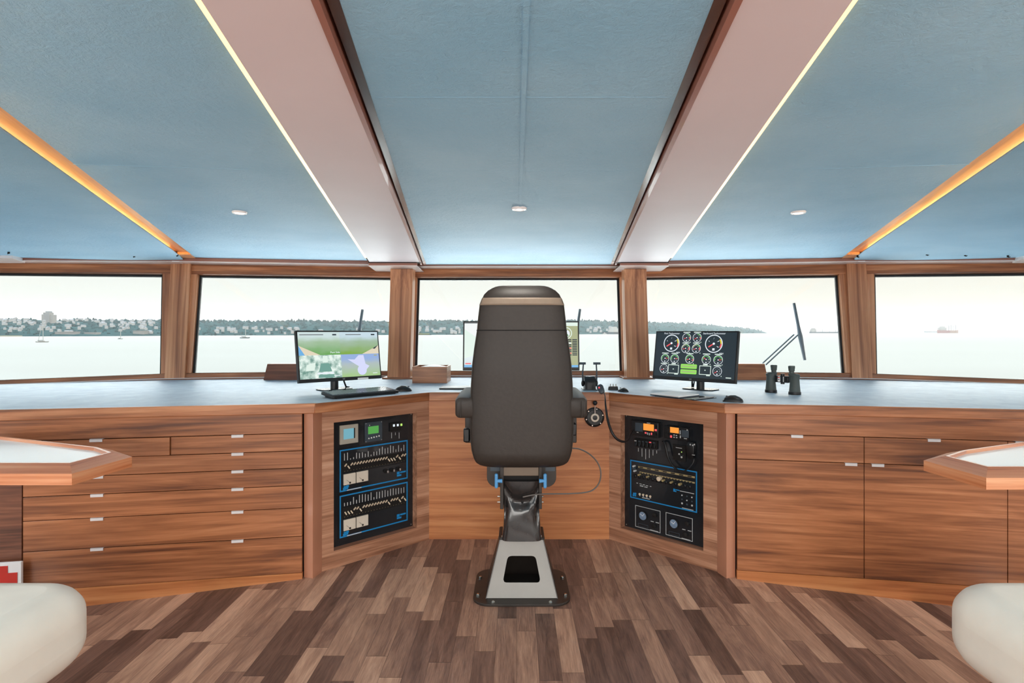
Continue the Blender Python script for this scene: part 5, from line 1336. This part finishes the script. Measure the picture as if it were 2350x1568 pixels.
ICF = [(0, 1, 2), (0, 2, 3), (0, 3, 4), (0, 4, 5), (0, 5, 1), (1, 6, 2), (2, 7, 3), (3, 8, 4), (4, 9, 5), (5, 10, 1), (2, 6, 7), (3, 7, 8), (4, 8, 9), (5, 9, 10), (1, 10, 6), (6, 11, 7), (7, 11, 8), (8, 11, 9), (9, 11, 10), (10, 11, 6)]
for i in range(2600):
    px = rt.uniform(-180, 1750); t = rt.choice([rt.random(), rt.random(), 1.0]) if px > 380 else rt.random() ** .7
    p = hillpt(px, min(1, t)); D = p.y; r = D / F * rt.uniform(1.6, 4.6) * (.8 if px > 1000 else 1)
    tall = rt.uniform(.8, 1.5) if rt.random() < .85 else 2.1
    if px > 1640: r *= .6
    mb.add([(p.x + a * r * (1 if tall < 2 else .6), p.y + b * r, p.z + c * r * tall * .75 + r * .2) for a, b, c in ICO], ICF)
tag(mb.build('woodland', 'tree', smooth=True), 'hazy blue-green trees covering the far shore behind the water', 'trees', kind='stuff')
# houses of the town on the left shore
rt = random.Random(21)
hm = {}
def house_mesh(k):
    if k in hm: return hm[k]
    w, d, h = ((7, 7, 4.5), (11, 8, 6), (16, 9, 5), (9, 8, 8))[k]
    m = MB().box(-w / 2, w / 2, -d / 2, d / 2, -3, h); a = m.build('wall', 'house')
    b = MB().add([(-w / 2 - .4, -d / 2 - .4, h), (w / 2 + .4, -d / 2 - .4, h), (w / 2 + .4, d / 2 + .4, h), (-w / 2 - .4, d / 2 + .4, h), (-w / 2, 0, h + 2.2), (w / 2, 0, h + 2.2)], [(0, 1, 5, 4), (2, 3, 4, 5), (1, 2, 5), (3, 0, 4), (3, 2, 1, 0)]).build('roof', 'roof')
    hm[k] = (a, b); return hm[k]
first = {}
cnt = 0
for i in range(215):
    if i < 125: px = rt.uniform(-40, 372); t = rt.choice([.1, .25, .35, .5, .62, .75, .85]) + rt.uniform(-.05, .05)
    else: px = rt.choice([rt.uniform(442, 690), rt.uniform(442, 900), rt.uniform(955, 1060), rt.uniform(1340, 1430)]); t = rt.uniform(.02, .3)
    k = rt.choice([0, 1, 1, 2, 3]); p = hillpt(px, t); p.y -= p.y * .012; p.z += 1.4
    h = bpy.data.objects.new('house', None); COL.objects.link(h); h.location = p; h.rotation_euler = (0, 0, rt.uniform(-.5, .5)); h.scale = (p.y / 760 * .33,) * 3
    tag(h, 'small pale hazy house among the trees of the far shore', 'house', 'houses on the far shore')
    src = house_mesh(k)
    for q in src:
        if k not in first: c = q
        else: c = q.copy(); COL.objects.link(c)
        c.parent = h
    first[k] = 1
# tower block
p = hillpt(117, .72); s_ = p.y / F
t = thing('apartment_tower', 'pale apartment tower rising above the trees on the left shore', 'building', (p.x, p.y - 8, p.z))
MB().box(-9 * s_, 5 * s_, 0, 9, -4, 24 * s_).box(5 * s_, 12 * s_, 1, 9, -4, 19 * s_).box(-14 * s_, -9 * s_, 1, 9, -4, 20 * s_).build('wall', 'concrete', t)
MB().box(-5 * s_, 3 * s_, 1, 8, 24 * s_, 27 * s_).build('roof_plant', 'roof', t)
for k in range(6): MB().box(-8 * s_, 4 * s_, -.25, 0, (3 + 3.4 * k) * s_, (4.6 + 3.4 * k) * s_).build('window_band', 'roof', t)
for px, wpx, py, lab in ((148, 44, 762.5, 'long low pale building near the water on the left shore'), (206, 26, 764, 'low white building on the left shore below the tall trees'), (318, 26, 760, 'white flat-roofed building near the left window post')):
    D = shoreD(px) * 1.03; q = D / F
    t = thing('waterside_building', lab, 'building', ((px - VX) / F * D, D, ZWAT))
    hh = (itp(SHORE, px) - py) * q
    MB().box(-wpx / 2 * q, wpx / 2 * q, 0, 10, 0, hh).build('wall', 'concrete', t); MB().box(-wpx / 2 * q - .4, wpx / 2 * q + .4, -.5, 10.5, hh, hh + .8 * q).build('roof', 'house', t)
D = shoreD(0) * .985; q = D / F
tag(MB().prism([((-120 - VX) * q, D), ((32 - VX) * q, D + 2), ((28 - VX) * q, D + 14), ((-120 - VX) * q, D + 14)], ZWAT - .5, ZWAT + 3.2 * q * .6).build('beach', 'sand'), 'strip of pale sand beach at the far left water edge', 'beach')

# boats
def sailboat(px, wl, hull, mast, label, two=False, mat='hullwhite'):
    D = EH * F / (wl - VY); q = D / F; L = hull * q; x = (px - VX) * q
    t = thing('sailboat', label, 'boat', (x, D, ZWAT), R(8), 'boats on the water')
    rings = []
    for u, b, zk, zd in ((-.5, .10, .10, .9), (-.35, .9, -.1, .8), (0, 1.1, -.2, .75), (.3, .7, -.1, .85), (.47, .12, .2, 1.05), (.5, .02, .6, 1.08)):
        B_ = L * .13 * b; H_ = L * .10
        rings.append([(u * L, -B_, zd * H_), (u * L, -B_ * .7, zk * H_), (u * L, B_ * .7, zk * H_), (u * L, B_, zd * H_)])
    MB().loft(rings).build('hull', mat, t)
    MB().prism([(-L * .25, -L * .06), (L * .15, -L * .06), (L * .2, 0), (L * .15, L * .06), (-L * .25, L * .06)], L * .075, L * .13).build('cabin', 'concrete', t)
    mh = mast * q
    MB().cyl((L * .06, 0, L * .08), (L * .06, 0, mh), q * .75, q * .6, 8).build('mast', 'hullwhite', t)
    MB().cyl((L * .06, 0, L * .18), (-L * .36, 0, L * .17), q * .5, n=6).build('boom', 'hullgrey', t)
    if two: MB().cyl((-L * .30, 0, L * .1), (L * .03, 0, mh * .97), q * .45, n=6).build('backstay', 'hullwhite', t)
    return t
sailboat(97, 786, 28, 49, 'white sailing yacht at anchor before the left shore, tallest mast', True)
sailboat(276, 778.5, 11, 20, 'small dark sailing boat far off in the leftmost window', mat='hullgrey')
sailboat(562, 776.5, 22, 27, 'grey sailing boat seen in the second window from the left', mat='hullgrey')
def ship(px0, px1, wl, hpx, mat, label, name='cargo_ship', sup=None, cranes=(), deck=None, mat2=None, split=.55):
    D = EH * F / (wl - VY); q = D / F; L = (px1 - px0) * q; x0 = (px0 - VX) * q; H_ = hpx * q
    t = thing(name, label, 'ship', (x0 + L / 2, D, ZWAT), 0, 'ships on the water')
    def hull(u0, u1, m, nm):
        rings = []
        for k in range(7):
            u = u0 + (u1 - u0) * k / 6; e = min(1, .25 + 6 * min(u + .5, .5 - u)); b = L * .08 * e; fl = .02 * L * (1 if u > .42 else 0) * (u - .42) / .08
            rings.append([(u * L, -b, H_ * (1.0 + (.18 if abs(u) > .44 else 0))), (u * L - fl * .0, -b * .85, -.5), (u * L, b * .85, -.5), (u * L, b, H_ * (1.0 + (.18 if abs(u) > .44 else 0)))])
        return MB().loft(rings).build(nm, m, t)
    if mat2: hull(-.5, -.5 + split, mat, 'hull'); hull(-.5 + split, .5, mat2, 'bow_hull')
    else: hull(-.5, .5, mat, 'hull')
    if sup:
        u0, u1, h, mt = sup
        MB().box(u0 * L, u1 * L, -L * .06, L * .06, H_, H_ + h * q * .7).box(u0 * L + (u1 - u0) * L * .2, u1 * L - (u1 - u0) * L * .2, -L * .05, L * .05, H_ + h * q * .7, H_ + h * q).build('superstructure', mt, t)
        um = (u0 + u1) / 2; MB().cyl((um * L, 0, H_ + h * q), (um * L, 0, H_ + h * q * 1.45), q * .5, n=6).build('mast', 'hullgrey', t)
    for u, h in cranes:
        MB().cyl((u * L, 0, H_), (u * L, 0, H_ + h * q), q * .5, n=6).box(u * L - q * .6, u * L + q * 2.6, -q * .3, q * .3, H_ + h * q * .62, H_ + h * q * .62 + q * .4).build('crane', 'hullgrey', t)
    if deck: 
        u0, u1, h, mt = deck; MB().box(u0 * L, u1 * L, -L * .05, L * .05, H_ * .9, H_ + h * q).build('deck_load', mt, t)
    return t
ship(956, 990, 769.3, 1.6, 'hullgrey', 'low barge with yellowish load before the far shore, right of the left pillar', 'barge', deck=(-.4, .38, 2.2, 'yellowgreen'))
ship(1381, 1423, 767.3, 5, 'hullgrey', 'dark ship with white superstructure before the wooded shore in the middle window', sup=(-.05, .42, 12, 'hullwhite'))
ship(1383, 1392, 767.6, 2, 'hullwhite', 'tiny white boat beside the dark ship in the middle window', 'motor_boat', sup=(-.2, .2, 2.5, 'hullwhite'))
ship(1858, 1932, 765.1, 3.6, 'hullgrey', 'long grey bulk carrier on the horizon right of the wiper', sup=(-.46, -.32, 8, 'concrete'), cranes=((-.1, 6), (.12, 6), (.3, 6), (.42, 5)))
ship(2121, 2160, 763.7, 3.2, 'hullgrey', 'hazy grey ship hull partly behind the red ship on the horizon', 'barge')
ship(2151, 2199, 764.9, 6.5, 'hullred', 'red and rust freighter with four cranes on the horizon in the right window', sup=(-.44, -.1, 9, 'concrete'), cranes=((.05, 12), (.16, 13), (.27, 12), (.38, 13)), mat2='hullrust')
# haze over the water
hz_ = newmat('sea_haze'); nt = hz_[1]; nt.nodes.remove(hz_[2])
vsn = N(nt, 'ShaderNodeVolumeScatter', Density=.0006, Anisotropy=.0); vsn.inputs['Color'].default_value = (.088, .0875, .085, 1)
nt.links.new(vsn.outputs[0], nt.nodes['Material Output'].inputs['Volume'])
o = MB().box(-5000, 5000, 120, 8800, ZWAT + .02, 90).build('sea_haze', hz_[0]); tag(o, 'pale haze lying over the bay and the far shore', 'haze', kind='stuff')

# unseen white deck below the sill line, added to bounce light onto the ceiling
mb = MB().prism([(AX - 4.6, 5.35), (AX + 4.6, 5.35), (AX + 3.6, 8.5), (AX + 1.2, 11.6), (AX - 1.2, 11.6), (AX - 3.6, 8.5)], .22, .30)
struct(mb.build('bounce_deck', plain('bounce_deck_white', (232, 230, 224), .5, noise=.02)))
# ================================================================ LIGHT
w = bpy.data.worlds.new('sky'); scn.world = w; w.use_nodes = True; nt = w.node_tree
bg = nt.nodes['Background']
tc = N(nt, 'ShaderNodeTexCoord'); sp = N(nt, 'ShaderNodeSeparateXYZ'); nt.links.new(tc.outputs['Generated'], sp.inputs[0])
r = ramp(nt, [(.0, lin((160, 172, 178))), (.49, lin((232, 228, 220))), (.515, lin((244, 240, 231))), (.60, lin((247, 246, 242))), (.75, lin((232, 238, 244))), (1., lin((220, 232, 244)))])
mp = N(nt, 'ShaderNodeMapRange'); mp.inputs['From Min'].default_value = -1; mp.inputs['From Max'].default_value = 1
nt.links.new(sp.outputs['Z'], mp.inputs['Value']); nt.links.new(mp.outputs[0], r.inputs['Fac'])
# cooler to port, warmer to starboard
tin = ramp(nt, [(.3, (.968, .996, .998, 1)), (.7, (1.005, .98, .93, 1))]); mp2 = N(nt, 'ShaderNodeMapRange'); mp2.inputs['From Min'].default_value = -1; mp2.inputs['From Max'].default_value = 1
nt.links.new(sp.outputs['X'], mp2.inputs['Value']); nt.links.new(mp2.outputs[0], tin.inputs['Fac'])
mu = N(nt, 'ShaderNodeMix', data_type='RGBA', blend_type='MULTIPLY'); mu.inputs['Factor'].default_value = 1
nt.links.new(r.outputs['Color'], mu.inputs['A']); nt.links.new(tin.outputs['Color'], mu.inputs['B']); nt.links.new(mu.outputs['Result'], bg.inputs['Color'])
# the overcast is brighter overhead than at the horizon
st = ramp(nt, [(.0, (.5, .5, .5, 1)), (.545, (1., 1., 1., 1)), (.60, (3., 3., 3., 1)), (.70, (11., 11., 11., 1)), (1., (13., 13., 13., 1))]); nt.links.new(mp.outputs[0], st.inputs['Fac'])
nt.links.new(st.outputs['Color'], bg.inputs['Strength'])

def area(name, loc, rot, sx, sy, power, col=(1, 1, 1)):
    l = bpy.data.lights.new(name, 'AREA'); l.shape = 'RECTANGLE'; l.size = sx; l.size_y = sy; l.energy = power; l.color = col
    o = bpy.data.objects.new(name, l); COL.objects.link(o); o.location = loc; o.rotation_euler = rot; return o
# unseen fill lamps added at rear and side windows to brighten the cabin
area('rear_window_fill', (0, -2.25, 1.34), (R(90), 0, 0), 5.6, 1.0, 110, (1., .965, .92))
for s in (-1, 1):
    area('side_window_fill', (s * 4.35, -.3, 1.34), (R(90), 0, R(90 * s)), 3.4, .85, 25, (1., .97, .93))
for p in DL:
    l = bpy.data.lights.new('downlight_and_fill_spot', 'SPOT'); l.energy = 9; l.spot_size = R(110); l.spot_blend = .8; l.shadow_soft_size = .03; l.color = (1., .93, .84)
    o = bpy.data.objects.new('downlight_and_fill_spot', l); COL.objects.link(o); o.location = p - Vector((0, 0, .03))
# unseen fill spots added behind the camera to brighten floor and cabinet fronts
for x in (-1.5, 0, 1.5):
    l = bpy.data.lights.new('downlight_and_fill_spot', 'SPOT'); l.energy = 34; l.spot_size = R(140); l.spot_blend = .9; l.shadow_soft_size = .12; l.color = (1., .93, .85)
    o = bpy.data.objects.new('downlight_and_fill_spot', l); COL.objects.link(o); o.location = (x, .3, 1.90)

# ================================================================ CAMERA
cam = bpy.data.cameras.new('camera'); co = bpy.data.objects.new('camera', cam); COL.objects.link(co)
co.location = (0, 0, HC); co.rotation_euler = (R(90), 0, 0)
cam.sensor_width = 36; cam.lens = 36 * F / 2350; cam.shift_x = -10 / 2350; cam.shift_y = -22 / 2350
cam.clip_start = .05; cam.clip_end = 12000
scn.camera = co
scn.view_settings.view_transform = 'Standard'; scn.view_settings.look = 'None'; scn.view_settings.gamma = 1; scn.view_settings.exposure = 0
scn.view_settings.use_curve_mapping = False
